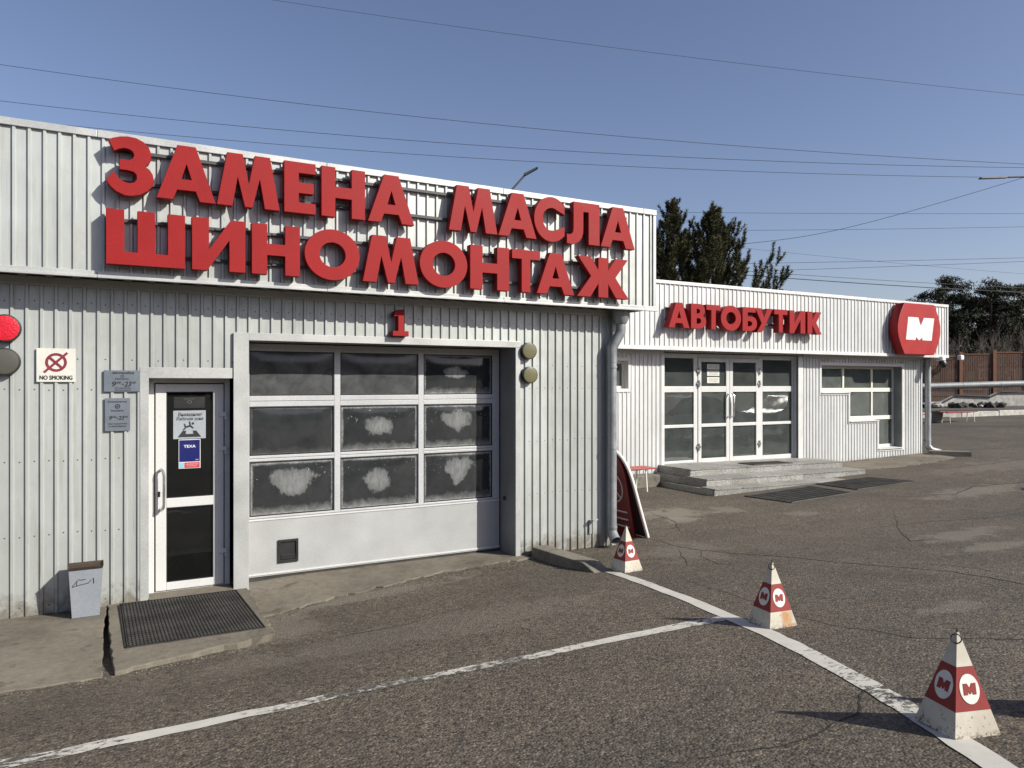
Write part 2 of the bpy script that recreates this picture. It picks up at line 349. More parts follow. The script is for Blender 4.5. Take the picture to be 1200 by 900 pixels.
# ------------------------------------------------------------------ mesh helpers
class MB:
    def __init__(s): s.v = []; s.f = []; s.mi = []; s.uv = None
    def quad(s, *p, mi=0):
        n = len(s.v); s.v += [tuple(q) for q in p]; s.f.append(tuple(range(n, n + len(p)))); s.mi.append(mi); return s
    def box(s, x0, y0, z0, x1, y1, z1, mi=0):
        n = len(s.v)
        s.v += [(x0,y0,z0),(x1,y0,z0),(x1,y1,z0),(x0,y1,z0),(x0,y0,z1),(x1,y0,z1),(x1,y1,z1),(x0,y1,z1)]
        for q in ((0,3,2,1),(4,5,6,7),(0,1,5,4),(1,2,6,5),(2,3,7,6),(3,0,4,7)): s.f.append(tuple(n + i for i in q)); s.mi.append(mi)
        return s
    def hexa(s, b, t, mi=0):
        """b, t: four bottom and four top points, counter-clockwise from above"""
        n = len(s.v); s.v += [tuple(p) for p in b] + [tuple(p) for p in t]; k = len(b)
        s.f.append(tuple(n + i for i in reversed(range(k)))); s.f.append(tuple(n + k + i for i in range(k))); s.mi += [mi, mi]
        for i in range(k): j = (i + 1) % k; s.f.append((n + i, n + j, n + k + j, n + k + i)); s.mi.append(mi)
        return s
    def tube(s, pts, r, seg=10, cap=True, mi=0):
        pts = [Vector(p) for p in pts]; rs = r if isinstance(r, (list, tuple)) else [r] * len(pts)
        base = len(s.v); up = None
        for i, p in enumerate(pts):
            d = (pts[min(i + 1, len(pts) - 1)] - pts[max(i - 1, 0)]).normalized()
            if up is None: up = d.orthogonal().normalized()
            else: up = (up - d * up.dot(d)); up = up.normalized() if up.length > 1e-6 else d.orthogonal().normalized()
            w = d.cross(up)
            for k in range(seg):
                a = 2 * math.pi * k / seg; s.v.append(tuple(p + (up * math.cos(a) + w * math.sin(a)) * rs[i]))
        for i in range(len(pts) - 1):
            for k in range(seg):
                a = base + i * seg + k; b = base + i * seg + (k + 1) % seg
                s.f.append((a, b, b + seg, a + seg)); s.mi.append(mi)
        if cap:
            s.f.append(tuple(base + k for k in reversed(range(seg)))); s.f.append(tuple(base + (len(pts) - 1) * seg + k for k in range(seg))); s.mi += [mi, mi]
        return s
    def lathe(s, c, axis, prof, seg=32, mi=0):
        """prof: (radius, along-axis) list"""
        ax = Vector(axis).normalized(); u = ax.orthogonal().normalized(); w = ax.cross(u); c = Vector(c); b = len(s.v)
        for r_, h in prof:
            for k in range(seg):
                a = 2 * math.pi * k / seg; s.v.append(tuple(c + ax * h + (u * math.cos(a) + w * math.sin(a)) * r_))
        for i in range(len(prof) - 1):
            for k in range(seg):
                p = b + i * seg + k; q = b + i * seg + (k + 1) % seg
                s.f.append((p, q, q + seg, p + seg)); s.mi.append(mi)
        s.f.append(tuple(b + k for k in reversed(range(seg)))); s.f.append(tuple(b + (len(prof) - 1) * seg + k for k in range(seg))); s.mi += [mi, mi]
        return s
    def build(s, name, mats, parent=None, smooth=False, bevel=0, origin=None):
        me = bpy.data.meshes.new(name)
        vs = s.v
        if origin is not None: vs = [(a - origin[0], b - origin[1], c - origin[2]) for a, b, c in vs]
        me.from_pydata(vs, [], s.f)
        mats = mats if isinstance(mats, (list, tuple)) else [mats]
        for m in mats: me.materials.append(M[m] if isinstance(m, str) else m)
        if len(mats) > 1: me.polygons.foreach_set('material_index', s.mi)
        if smooth:
            me.polygons.foreach_set('use_smooth', [True] * len(me.polygons))
        me.update()
        o = bpy.data.objects.new(name, me); COL.objects.link(o)
        if origin is not None: o.location = origin
        if parent is not None: o.parent = parent
        if smooth: smooth_by_angle(me)
        if bevel:
            b = o.modifiers.new('bevel', 'BEVEL'); b.width = bevel; b.segments = 2; b.limit_method = 'ANGLE'; b.angle_limit = R(40)
        return o

def smooth_by_angle(me, ang=35):
    bm = bmesh.new(); bm.from_mesh(me)
    for e in bm.edges: e.smooth = len(e.link_faces) == 2 and e.calc_face_angle(0) < R(ang)
    bm.to_mesh(me); bm.free()

def tag(o, label, cat, group=None):
    o['label'] = label; o['category'] = cat
    if group: o['group'] = group
    return o
def thing(name, loc, label, cat, group=None, rz=0):
    o = bpy.data.objects.new(name, None); COL.objects.link(o); o.location = loc; o.rotation_euler = (0, 0, rz); o.empty_display_size = .1
    return tag(o, label, cat, group)
def struct(o): o['kind'] = 'structure'; return o
def wmat(o):
    return (wmat(o.parent) @ o.matrix_parent_inverse if o.parent else Matrix.Identity(4)) @ o.matrix_basis
def put(o, parent):
    """parent o (already placed in world coordinates) under a parent that has been moved"""
    o.parent = parent; o.matrix_parent_inverse = wmat(parent).inverted(); return o

def contour_mesh(name, contours, depth, mats, bevel=0.0):
    """closed 2D outlines (x right, y up) -> solid with holes, lying in XZ, face at y=0, body behind (+y)"""
    cu = bpy.data.curves.new(name, 'CURVE'); cu.dimensions = '2D'; cu.fill_mode = 'BOTH'; cu.extrude = depth / 2
    for c in contours:
        sp = cu.splines.new('POLY'); sp.points.add(len(c) - 1); sp.use_cyclic_u = True
        for p, q in zip(sp.points, c): p.co = (q[0], q[1], 0, 1)
    o = bpy.data.objects.new(name, cu); COL.objects.link(o)
    dg = bpy.context.evaluated_depsgraph_get()
    me = bpy.data.meshes.new_from_object(o.evaluated_get(dg)); bpy.data.objects.remove(o); bpy.data.curves.remove(cu)
    me.transform(Matrix.Rotation(R(90), 4, 'X')); me.transform(Matrix.Translation((0, depth / 2, 0)))
    bm = bmesh.new(); bm.from_mesh(me); bmesh.ops.remove_doubles(bm, verts=bm.verts, dist=1e-5)
    bmesh.ops.recalc_face_normals(bm, faces=bm.faces); bm.to_mesh(me); bm.free()
    me.materials.clear()
    for m in mats: me.materials.append(M[m])
    if len(mats) > 1:
        for p in me.polygons: p.material_index = 0 if p.normal.y < -.7 else 1
    return me

def text_mesh(txt, h, width=None, shear=0, bold=0.0, depth=.001, align='CENTER'):
    cu = bpy.data.curves.new('lettering', 'FONT'); cu.body = txt; cu.size = 1; cu.align_x = align; cu.align_y = 'CENTER'
    cu.shear = shear; cu.extrude = 0; cu.resolution_u = 3
    o = bpy.data.objects.new('lettering', cu); COL.objects.link(o)
    dg = bpy.context.evaluated_depsgraph_get()
    me = bpy.data.meshes.new_from_object(o.evaluated_get(dg)); bpy.data.objects.remove(o); bpy.data.curves.remove(cu)
    xs = [v.co.x for v in me.vertices]; ys = [v.co.y for v in me.vertices]
    cx, cy = (min(xs) + max(xs)) / 2, (min(ys) + max(ys)) / 2
    sy = h / (max(ys) - min(ys)); sx = sy if width is None else width / (max(xs) - min(xs))
    for v in me.vertices: v.co = ((v.co.x - cx) * sx, 0, (v.co.y - cy) * sy)
    if bold:                                   # heavier print: the same glyphs laid down again a hair to each side
        bm = bmesh.new(); bm.from_mesh(me); src = list(bm.verts) + list(bm.edges) + list(bm.faces)
        for k, (ox, oz) in enumerate(((1, 0), (-1, 0), (0, .6), (0, -.6))):
            d = bmesh.ops.duplicate(bm, geom=src)['geom']
            for v in d:
                if isinstance(v, bmesh.types.BMVert): v.co += Vector((ox * bold * h, -.00025 * (k + 1), oz * bold * h))
        bm.to_mesh(me); bm.free()
    return me
def lettering(txt, x, y, z, h, mat, parent, width=None, shear=0, bold=0.0):
    me = text_mesh(txt, h, width, shear, bold); me.materials.append(M[mat])
    o = bpy.data.objects.new('lettering', me); COL.objects.link(o); o.location = (x, y, z); o.parent = parent; return o
def flat_shape(name, contours, x, y, z, mat, parent, depth=.002):
    me = contour_mesh(name, contours, depth, [mat]); o = bpy.data.objects.new(name, me); COL.objects.link(o)
    o.location = (x, y - depth, z); o.parent = parent; return o
def ell(cx, cy, rx, ry, a0=0, a1=360, n=40):
    full = abs(a1 - a0) >= 360
    return [(cx + rx * math.cos(R(a0 + (a1 - a0) * k / n)), cy + ry * math.sin(R(a0 + (a1 - a0) * k / n))) for k in range(n if full else n + 1)]

# ------------------------------------------------------------------ ground
def ss(a, b, x):
    t = max(0.0, min(1.0, (x - a) / (b - a))); return t * t * (3 - 2 * t)
def gz(x, y):
    z = .54 - .08 * min(max(y, -2), 5.2)
    if y > 4.9: z += (-.05 - z) * ss(4.9, 7.4, y)
    z -= .085 * (1 - ss(1.2, 3.2, x)) * ss(4.5, 5.8, y)
    if x > 10: z += (min(x, 60) - 10) * .02 * ss(4, 9, y)
    return z
def axis(a, b, step, far):
    xs = [a + step * k for k in range(int((b - a) / step) + 1)]; d = step
    while xs[-1] < far: d *= 1.45; xs.append(xs[-1] + d)
    d = step
    while xs[0] > -far: d *= 1.45; xs.insert(0, xs[0] - d)
    return xs
gx, gy = axis(-4, 24, .14, 900), axis(-2, 14, .14, 900)
g = MB(); n = len(gx)
for y in gy:
    for x in gx: g.v.append((x, y, gz(x, y)))
for j in range(len(gy) - 1):
    for i in range(n - 1): g.f.append((j * n + i, j * n + i + 1, (j + 1) * n + i + 1, (j + 1) * n + i)); g.mi.append(0)
struct(g.build('asphalt_ground', 'asphalt', smooth=True))

def ribbon(name, pts, widths, mat, dz, jitter=0.0, step=.12):
    """a strip that follows the ground through the given points"""
    P = []
    for (a, b, wa, wb) in zip(pts[:-1], pts[1:], widths[:-1], widths[1:]):
        L = math.hypot(b[0] - a[0], b[1] - a[1]); k = max(1, int(L / step))
        for i in range(k): t = i / k; P.append((a[0] + (b[0] - a[0]) * t, a[1] + (b[1] - a[1]) * t, wa + (wb - wa) * t))
    P.append((*pts[-1], widths[-1])); m = MB()
    off = 0
    for i, (x, y, w) in enumerate(P):
        q = P[min(i + 1, len(P) - 1)]; p = P[max(i - 1, 0)]; dx, dy = q[0] - p[0], q[1] - p[1]; L = math.hypot(dx, dy) or 1
        nx, ny = -dy / L, dx / L
        off = off * .8 + rnd.uniform(-1, 1) * jitter
        wl_, wr_ = w / 2 * (1 + rnd.uniform(-1, 1) * min(.6, jitter * 25)), w / 2 * (1 + rnd.uniform(-1, 1) * min(.6, jitter * 25))
        for sgn, ww in ((1, wl_), (-1, wr_)):
            X, Y = x + nx * (off + sgn * ww), y + ny * (off + sgn * ww); m.v.append((X, Y, gz(X, Y) + dz))
    for i in range(len(P) - 1): m.f.append((2 * i, 2 * i + 1, 2 * i + 3, 2 * i + 2)); m.mi.append(0)
    return m.build(name, mat)
struct(ribbon('painted_line', [(4.76, 6.42), (4.64, 5.83), (4.49, 5.09), (4.27, 4.26), (4.12, 3.70), (3.93, 3.12), (3.75, 2.68), (3.59, 2.33), (3.45, 2.04), (3.22, 1.6), (2.9, 1.0)], [.12, .12, .125, .13, .135, .14, .14, .14, .14, .14, .14], 'line', .0045, .004))
struct(ribbon('painted_line', [(-2.5, 4.25), (-.4, 4.25), (.33, 4.24), (1.24, 4.25), (2.35, 4.24), (3.05, 4.25), (4.2, 4.22)], [.12, .12, .115, .10, .10, .11, .13], 'line_worn', .003, .006))
M['crack'] = worn('crack_filler', (.016, .015, .014), .95)
CR = [([(6.38, 7.73), (6.43, 6.84), (6.66, 6.0), (6.91, 4.84), (7.16, 4.19), (7.07, 3.52), (7.4, 2.8)], .020), ([(5.02, 5.59), (4.88, 4.98), (4.77, 4.49), (4.68, 4.0), (4.65, 3.63), (4.79, 3.09), (5.29, 2.64), (5.9, 2.3)], .010),
      ([(3.76, 2.705), (3.563, 2.594), (3.317, 2.424), (3.18, 2.41), (2.96, 2.36), (2.73, 2.357), (2.51, 2.46), (2.27, 2.50)], .012), ([(3.98, 3.41), (3.84, 3.35)], .014), ([(9.35, 6.66), (10.43, 6.57), (11.34, 6.14), (13, 6.0)], .02),
      ([(11.25, 7.57), (9.43, 6.24), (8.64, 5.58), (9.05, 5.38)], .014), ([(1.58, 5.81), (1.83, 5.82), (2.2, 5.75), (2.9, 5.9)], .012), ([(7.72, 9.39), (7.48, 8.5), (6.9, 7.69)], .014), ([(7.36, 4.64), (7.48, 4.27), (7.37, 3.68)], .012),
      ([(6.43, 6.84), (6.1, 6.5), (5.9, 6.0), (5.95, 5.6)], .008), ([(12.5, 8.2), (13.5, 7.9), (14.6, 8.2), (16, 8.0), (18, 8.3), (21, 8.1)], .03), ([(14, 6.2), (17, 6.8), (20, 6.6), (24, 7.2)], .03), ([(16, 10.2), (18.5, 9.9), (21, 10.1)], .03),
      ([(5.55, 6.1), (5.9, 6.55), (6.3, 7.1)], .012)]
for pts, w in CR:
    struct(ribbon('asphalt_crack', pts, [w * .35] + [w * rnd.uniform(.6, 1.15) for _ in pts[2:]] + [w * .15], 'crack', .0025, .013, .05))

def slab(name, outline, ztop, zbot, mat, rough_edge=0.0, step=.12, tilt=None, bevel=.006):
    """flat slab with an optionally broken outline"""
    P = []
    for a, b, r_ in outline_edges(outline):
        L = math.hypot(b[0] - a[0], b[1] - a[1]); k = max(1, int(L / step)) if r_ else 1
        for i in range(k):
            t = i / k; j = rough_edge * r_ if (r_ and i) else 0
            P.append((a[0] + (b[0] - a[0]) * t + rnd.uniform(-j, j), a[1] + (b[1] - a[1]) * t + rnd.uniform(-j, j)))
    f = tilt or (lambda x, y: ztop)
    m = MB().hexa([(x, y, zbot) for x, y in P], [(x, y, f(x, y)) for x, y in P])
    return struct(m.build(name, mat, bevel=bevel))
def outline_edges(o):
    for i in range(len(o)):
        a, b = o[i], o[(i + 1) % len(o)]; yield a[:2], b[:2], (len(a) > 2 and a[2])
# concrete slabs along the service building (outlines counter-clockwise; third value = broken edge)
slab('concrete_slab', [(-4, 5.9, 1), (-.55, 5.88, 1), (.03, 5.84, .35), (.045, 7.0, .35), (.075, 7.72), (-4, 7.72)], 0, -.3, 'concrete', .022, .07, tilt=lambda x, y: -.012 + (gz(min(x, .3), 5.86) + .024) * ss(7.72, 5.86, y) if False else -.012 + .006 * (7.72 - y) / 1.86)
slab('door_step_slab', [(.105, 5.84, 1), (.62, 5.97, 1), (1.235, 6.12, 1), (1.27, 6.9, 1), (1.285, 7.72), (.085, 7.72, .3), (.082, 6.9, .35)], 0, -.3, 'concrete', .024, .06, tilt=lambda x, y: .0 + .012 * (7.72 - y) / 1.86)
slab('garage_apron', [(1.31, 7.02, 1), (1.9, 7.20, 1), (2.7, 7.30, 1), (3.6, 7.5, 1), (4.45, 7.52, 1), (4.45, 7.71), (4.33, 7.72), (4.33, 8.4), (1.31, 8.4)], 0, -.3, 'concrete', .04, .07, tilt=lambda x, y: (gz(x, y) + .012) + (-.03 - gz(x, y) - .012) * ss(7.1, 7.75, y))
slab('shop_walkway', [(14.75, 10.9, 1), (16.4, 10.75, 1), (18.2, 10.9, 1), (19.0, 11.1, 1), (19.1, 12.05), (14.75, 12.05)], 0, -.2, 'concrete', .05, tilt=lambda x, y: gz(x, y) + .015 + .03 * ss(10.7, 12, y))

# ------------------------------------------------------------------ corrugated sheets
def ribs_profile(x0, x1, per, phase, hgt=.017, w=(.005, .019, .009)):
    pts = []
    k = math.floor((x0 - phase) / per) - 1
    while phase + k * per < x1 + per:
        c = phase + k * per
        pts += [(c, 0), (c + w[0], hgt), (c + w[0] + w[1], hgt), (c + sum(w), 0)]; k += 1
    return pts
def prof_at(pts, x):
    for (a, da), (b, db) in zip(pts[:-1], pts[1:]):
        if a <= x <= b: return da + (db - da) * ((x - a) / (b - a) if b > a else 0)
    return 0
def corrugated(x0, x1, z0, z1, holes, per, phase, emit, sheet=None, gap=0.0, **kw):
    """yields one MB per sheet; emit(x, d, z) -> world point; z0 may be a function of x"""
    pts = ribs_profile(x0, x1, per, phase, **kw); out = []
    sheet = sheet or per * 10
    s = phase + math.floor((x0 - phase) / sheet) * sheet - .002
    while s < x1:
        a, b = max(s, x0), min(s + sheet, x1); s += sheet
        if b - a < .01: continue
        xs = sorted({a, b, *[p for p, _ in pts if a < p < b], *[h for H in holes for h in (H[0], H[1]) if a < h < b]})
        lap = rnd.uniform(0, .0025); open_ = []; done_ = []
        for p, q in zip(xs[:-1], xs[1:]):
            mid = (p + q) / 2; zlo = z0(mid) if callable(z0) else z0
            segs = [(zlo, z1)]
            for (ha, hb, hz0, hz1) in holes:
                if ha <= mid <= hb:
                    new = []
                    for (u, v) in segs:
                        if hz1 <= u or hz0 >= v: new.append((u, v)); continue
                        if hz0 > u: new.append((u, hz0))
                        if hz1 < v: new.append((hz1, v))
                    segs = new
            d0, d1 = prof_at(pts, p) + lap, prof_at(pts, q) + lap
            nxt = []                                       # pieces cut apart by an opening become sheets of their own
            for (u, v) in segs:
                hit = [c for c in open_ if c[1] < v and c[2] > u]
                m = hit[0][0] if hit else MB()
                for h_ in hit[1:]:
                    if h_[0] is not m:
                        n_ = len(m.v); m.v += h_[0].v; m.f += [tuple(i + n_ for i in f_) for f_ in h_[0].f]; m.mi += h_[0].mi
                        done_ = [x for x in done_ if x is not h_[0]]; nxt = [(m if x[0] is h_[0] else x[0], x[1], x[2]) for x in nxt]
                if not any(x is m for x in done_): done_.append(m)
                m.quad(emit(p, d0, u), emit(q, d1, u), emit(q, d1, v), emit(p, d0, v)); nxt.append((m, u, v))
            open_ = nxt
        out += [m for m in done_ if m.f]
    return out
def screws(name, xs_z, y, parent, mat='rail'):
    m = MB()
    for x, z in xs_z: m.lathe((x, y, z), (0, -1, 0), [(.0065, 0), (.0065, .002), (.004, .004)], 6)
    o = m.build(name, mat, parent); o['kind'] = 'stuff'; return o

# ------------------------------------------------------------------ car service building
WY, FY = 7.70, 7.42
svc = thing('car_service_building', (2.4, 7.7, 0), 'long grey corrugated metal garage building with overhanging fascia and one roller bay', 'building')
DOOR = (.40, 1.156, -.01, 2.10); BAY = (1.303, 4.312, -.05, 2.43)
def P(m, name, mats, parent=svc, **k):
    o = m.build(name, mats, None, **k); return put(o, parent)
def P2(o, parent): return put(o, parent)
X0, X1, TOP = -6.0, 5.78, 4.2
wall = MB()
yb0, yb1 = WY + .03, WY + .18
wall.box(X0, yb0, -.3, DOOR[0], yb1, 3.0).box(DOOR[0], yb0, DOOR[3], 1.20, yb1, 3.0)
wall.box(1.20, yb0, -.3, BAY[0] - .02, yb1, 3.0).box(BAY[0] - .02, yb0, BAY[3] + .02, BAY[1] + .02, yb1, 3.0).box(BAY[1] + .02, yb0, -.3, X1 - .03, yb1, 3.0)
wall.box(X0, yb1, -.3, X0 + .2, 16, 4.0).box(X1 - .23, yb1, -.3, X1 - .03, 16, 4.0).box(X0 + .2, 15.8, -.3, X1 - .23, 16, 4.0)
wallo = P(wall, 'wall', 'backing')
room = MB().box(X0 + .2, yb1 + .001, -.25, X1 - .23, 15.8, -.055); P(room, 'floor', 'dark_floor')
holes = [(DOOR[0], 1.2, DOOR[2], DOOR[3]), (BAY[0], BAY[1], -.3, BAY[3])]
holes[0] = (.40, 1.2, -.3, 2.12)
PER1, PH1 = .1085, -.656
for m in corrugated(X0, X1, lambda x: -.03 if x < 4.4 else -.045, 2.93, holes, PER1, PH1, lambda x, d, z: (x, WY - d, z)):
    P2(P(m, 'siding_sheet', 'siding', wallo), wallo)
sc = []
for row, zz in enumerate((.06, .68, 1.32, 1.95, 2.22, 2.72)):
    k = 0
    for i in range(-30, 60):
        x = PH1 + PER1 * i + .07
        if x < -1.2 or x > 5.7: continue
        if any(h[0] - .12 < x < h[1] + .12 and h[2] - .05 < zz < h[3] + .08 for h in holes): continue
        if (i + row) % 2 and row in (0, 4): continue
        sc.append((x, zz + rnd.uniform(-.008, .008)))
screws('screw_heads', sc, WY, None); P2(bpy.data.objects['screw_heads'], wallo)
# flashing strip under the soffit, plinth corner trim
P(MB().box(X0, WY - .028, 2.86, X1, WY - .013, 2.935), 'top_flashing', 'trim', wallo)
P(MB().box(X1 - .06, WY - .018, -.05, X1 + .004, WY - .013, 2.86).box(X1 - .005, WY - .013, -.05, X1 + .006, WY + .5, 2.86), 'corner_trim', 'trim', wallo)
# fascia
FX1 = 6.19; FB, FT = 2.93, 4.2
fas = MB().box(X0, FY + .02, FB + .02, FX1 - .02, FY + .12, FT - .03).box(FX1 - .14, FY + .12, FB + .02, FX1 - .02, 15.9, FT - .03)
faso = P(fas, 'fascia', 'backing')
for m in corrugated(X0, FX1 - .03, FB + .05, FT - .05, [], PER1, -.619, lambda x, d, z: (x, FY - d, z)): P(m, 'siding_sheet', 'siding', faso)
for m in corrugated(FY, 15.9, FB + .05, FT - .05, [], PER1, 7.5, lambda x, d, z: (FX1 - .02 + d, x, z)): P(m, 'siding_sheet', 'siding', faso)
k = X0
while k < FX1:      # coping and lip lengths, butted with a hair gap
    e = min(k + 2.0, FX1 + .02)
    P(MB().box(k, FY - .03, FT - .062, e - .003, FY + .16, FT + rnd.uniform(0, .004)), 'coping', 'trim', faso, bevel=.004)
    P(MB().box(k, FY - .035, FB - .01, e - .003, FY - .0, FB + .05).box(k, FY - .055, FB - .012, e - .003, FY - .0352, FB + .012), 'bottom_trim', 'trim', faso, bevel=.003)
    k = e
P(MB().box(FX1 - .03, FY - .022, FB + .05, FX1 + .012, FY + .04, FT - .062), 'corner_trim', 'trim', faso)
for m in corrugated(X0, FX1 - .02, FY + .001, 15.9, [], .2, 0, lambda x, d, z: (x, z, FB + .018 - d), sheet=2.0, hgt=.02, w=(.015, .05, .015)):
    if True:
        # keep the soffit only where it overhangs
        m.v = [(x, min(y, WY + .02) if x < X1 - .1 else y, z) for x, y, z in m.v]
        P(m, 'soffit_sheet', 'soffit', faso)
P(MB().box(X0, FY + .12, 3.9, FX1 - .14, 16, 4.0), 'roof', 'roof')

# personnel door: metal surround, frame, leaf
DY = 7.885
sur = MB()
sur.box(.345, WY - .022, -.02, .418, WY - .013, 2.115).box(.418, WY - .022, 2.055, 1.152, WY - .0135, 2.155).box(.345, WY - .022, 2.115, .418, WY - .0135, 2.155)
sur.box(.395, WY - .013, -.02, .418, DY + .06, 2.055).box(.418, WY - .0135, 2.075, 1.15, DY + .06, 2.098)
P(sur, 'door_surround', 'trim', bevel=.002)
fr = MB().box(.42, DY - .02, -.005, .475, DY + .05, 2.07).box(1.105, DY - .02, -.005, 1.155, DY + .05, 2.07).box(.475, DY - .02, 2.01, 1.105, DY + .05, 2.07).box(.475, DY - .02, -.005, 1.105, DY + .05, .018)
P(fr, 'door_frame', 'pvc', bevel=.004)
dl = MB()
ly0, ly1 = DY - .035, DY + .03
GX0, GX1 = .578, 1.000
dl.box(.485, ly0, .025, GX0, ly1, 2.0).box(GX1, ly0, .025, 1.095, ly1, 2.0).box(GX0, ly0, 1.925, GX1, ly1, 2.0).box(GX0, ly0, .815, GX1, ly1, .905).box(GX0, ly0, .025, GX1, ly1, .10)
door = P(dl, 'entrance_door', 'pvc', bevel=.004)
gk = MB()
for z0, z1 in ((.905, 1.925), (.10, .815)):
    gk.box(GX0, ly0 + .004, z0, GX0 + .008, ly0 + .02, z1).box(GX1 - .008, ly0 + .004, z0, GX1, ly0 + .02, z1).box(GX0 + .008, ly0 + .004, z1 - .008, GX1 - .008, ly0 + .02, z1).box(GX0 + .008, ly0 + .004, z0, GX1 - .008, ly0 + .02, z0 + .008)
P(gk, 'gasket', 'black', door)
for z0, z1 in ((.905, 1.925), (.10, .815)): P(MB().box(GX0 + .006, DY - .012, z0 + .006, GX1 - .006, DY - .004, z1 - .006), 'glass_pane', 'glass_door', door)
hd = MB().tube([(.532, ly0 - .001, 1.18), (.532, ly0 - .045, 1.19), (.545, ly0 - .07, 1.17), (.552, ly0 - .075, 1.13), (.552, ly0 - .075, .86), (.545, ly0 - .07, .82), (.532, ly0 - .045, .80), (.532, ly0 - .001, .81)], .013, 10)
P(hd, 'handle', 'steel', door, smooth=True)
P(MB().lathe((.515, ly0 - .0, .965), (0, -1, 0), [(.012, 0), (.012, .008), (.009, .012)], 12).box(.505, ly0 - .006, .925, .525, ly0 - .0, .955), 'lock', 'black', door)
for zz in (1.68, 1.34, .33): P(MB().box(1.05, ly0 - .016, zz, 1.125, ly0 - .001, zz + .045).box(1.10, ly0 - .022, zz - .035, 1.132, ly0 - .002, zz - .001), 'hinge', 'pvc', door, bevel=.004)
P(MB().box(.42, WY - .09, -.0005, 1.152, DY - .021, .012), 'threshold', 'concrete', svc)

# roller bay: surround, sectional leaf of four rows, nine acrylic lights
GY = 8.08
gs = MB()
gs.box(1.160, WY - .034, -.04, 1.303, WY - .0135, 2.505)                   # left face plate
gs.box(4.312, WY - .030, -.045, 4.375, WY - .0135, 2.43)
gs.box(1.303, WY - .034, 2.43, 4.375, WY - .0135, 2.505)
gs.box(1.283, WY - .0135, -.04, 1.303, GY - .02, 2.43)
P(gs, 'bay_surround', 'trim', bevel=.002)
P(MB().box(1.303, WY - .0130, 2.4305, 4.311, GY - .02, 2.45).box(4.312, WY - .0133, -.045, 4.335, GY - .02, 2.43), 'bay_reveal', 'reveal')
gl = MB(); gy0, gy1 = GY - .02, GY + .03
GXs = [(1.375, 2.262), (2.328, 3.243), (3.308, 4.205)]; GZs = [(1.876, 2.345), (1.254, 1.765), (.622, 1.194)]
gl.box(1.31, gy0, .60, 1.375, gy1, 2.42).box(4.205, gy0, .60, 4.30, gy1, 2.42)
gl.box(2.262, gy0, .60, 2.328, gy1, 2.42).box(3.243, gy0, .60, 3.308, gy1, 2.42)
for (a, b) in GXs:
    gl.box(a, gy0, 2.345, b, gy1, 2.42)
    gl.box(a, gy0, 1.823, b, gy1, 1.876).box(a, gy0, 1.765, b, gy1, 1.819)
    gl.box(a, gy0, 1.226, b, gy1, 1.254).box(a, gy0, 1.194, b, gy1, 1.222)
    gl.box(a, gy0, .60, b, gy1, .622)
bay = P(gl, 'garage_door', 'pvc_grey', bevel=.003)
P(MB().box(1.31, gy0 - .004, -.005, 4.30, gy1, .596), 'lower_panel', 'leaf_panel', bay, bevel=.004)
P(MB().box(1.31, gy0 - .012, .578, 4.30, gy0 - .004, .597).box(1.31, gy0 - .012, .012, 4.30, gy0 - .0045, .028), 'panel_rib', 'pvc', bay)
P(MB().box(1.31, gy0 + .004, -.06, 4.30, gy1 - .004, -.006), 'rubber_seal', 'rubber', bay)
hm = MB().box(1.66, gy0 - .022, .12, 1.87, gy0 - .0045, .145).box(1.66, gy0 - .022, .335, 1.87, gy0 - .0045, .36).box(1.66, gy0 - .022, .145, 1.685, gy0 - .0045, .335).box(1.845, gy0 - .022, .145, 1.87, gy0 - .0045, .335).box(1.685, gy0 - .008, .145, 1.845, gy0 - .0046, .335).box(1.69, gy0 - .018, .15, 1.84, gy0 - .0085, .20)
P(hm, 'pull_handle', 'black', bay, bevel=.003)
BL = [[None, None, (.45, .55, .18, .16)], [None, (.5, .53, .20, .24), (.48, .60, .28, .27)], [(.48, .58, .36, .30), (.47, .52, .19, .25), (.48, .62, .26, .32)]]
for r_, (z0, z1) in enumerate(GZs):
    for c_, (x0, x1) in enumerate(GXs):
        blob = BL[r_][c_] or (0, 0, 0, 0)
        mat = acrylic_mat('acrylic_%d%d' % (r_, c_), blob, .25 if (r_ == 0 and c_ < 2) or (r_ == 1 and c_ == 0) else .8, .22 if r_ == 0 and c_ < 2 else .055, 1.7 * r_ + 3.1 * c_, (0, 0, 0, 0, .2, 1.0, 1.0, .15, 1.0)[3 * r_ + c_])
        me = bpy.data.meshes.new('glass_pane'); NX, NZ = 12, 8; vs = []; fs = []; uvs = []
        for j in range(NZ + 1):
            for i in range(NX + 1):
                u, v = i / NX, j / NZ
                bul = .016 * (1 - (2 * u - 1) ** 4) * (1 - (2 * v - 1) ** 4)
                vs.append((x0 + (x1 - x0) * u, GY - .004 - bul, z0 + (z1 - z0) * v)); uvs.append((u, v))
        for j in range(NZ):
            for i in range(NX): a = j * (NX + 1) + i; fs.append((a, a + 1, a + NX + 2, a + NX + 1))
        me.from_pydata(vs, [], fs); ul = me.uv_layers.new(name='UVMap')
        for l in me.loops: ul.data[l.index].uv = uvs[l.vertex_index]
        me.polygons.foreach_set('use_smooth', [True] * len(me.polygons)); me.materials.append(mat)
        o = bpy.data.objects.new('glass_pane', me); COL.objects.link(o); P2(o, bay)
        b = .012; P(MB().box(x0, GY - .017, z0, x0 + b, GY - .002, z1).box(x1 - b, GY - .017, z0, x1, GY - .002, z1).box(x0 + b, GY - .017, z0, x1 - b, GY - .002, z0 + b).box(x0 + b, GY - .017, z1 - b, x1 - b, GY - .002, z1), 'glazing_bead', 'black', bay)
P(MB().lathe((4.309, GY - .14, .62), (-1, 0, 0), [(.025, 0), (.025, .012), (.015, .016)], 14), 'push_button', 'black')

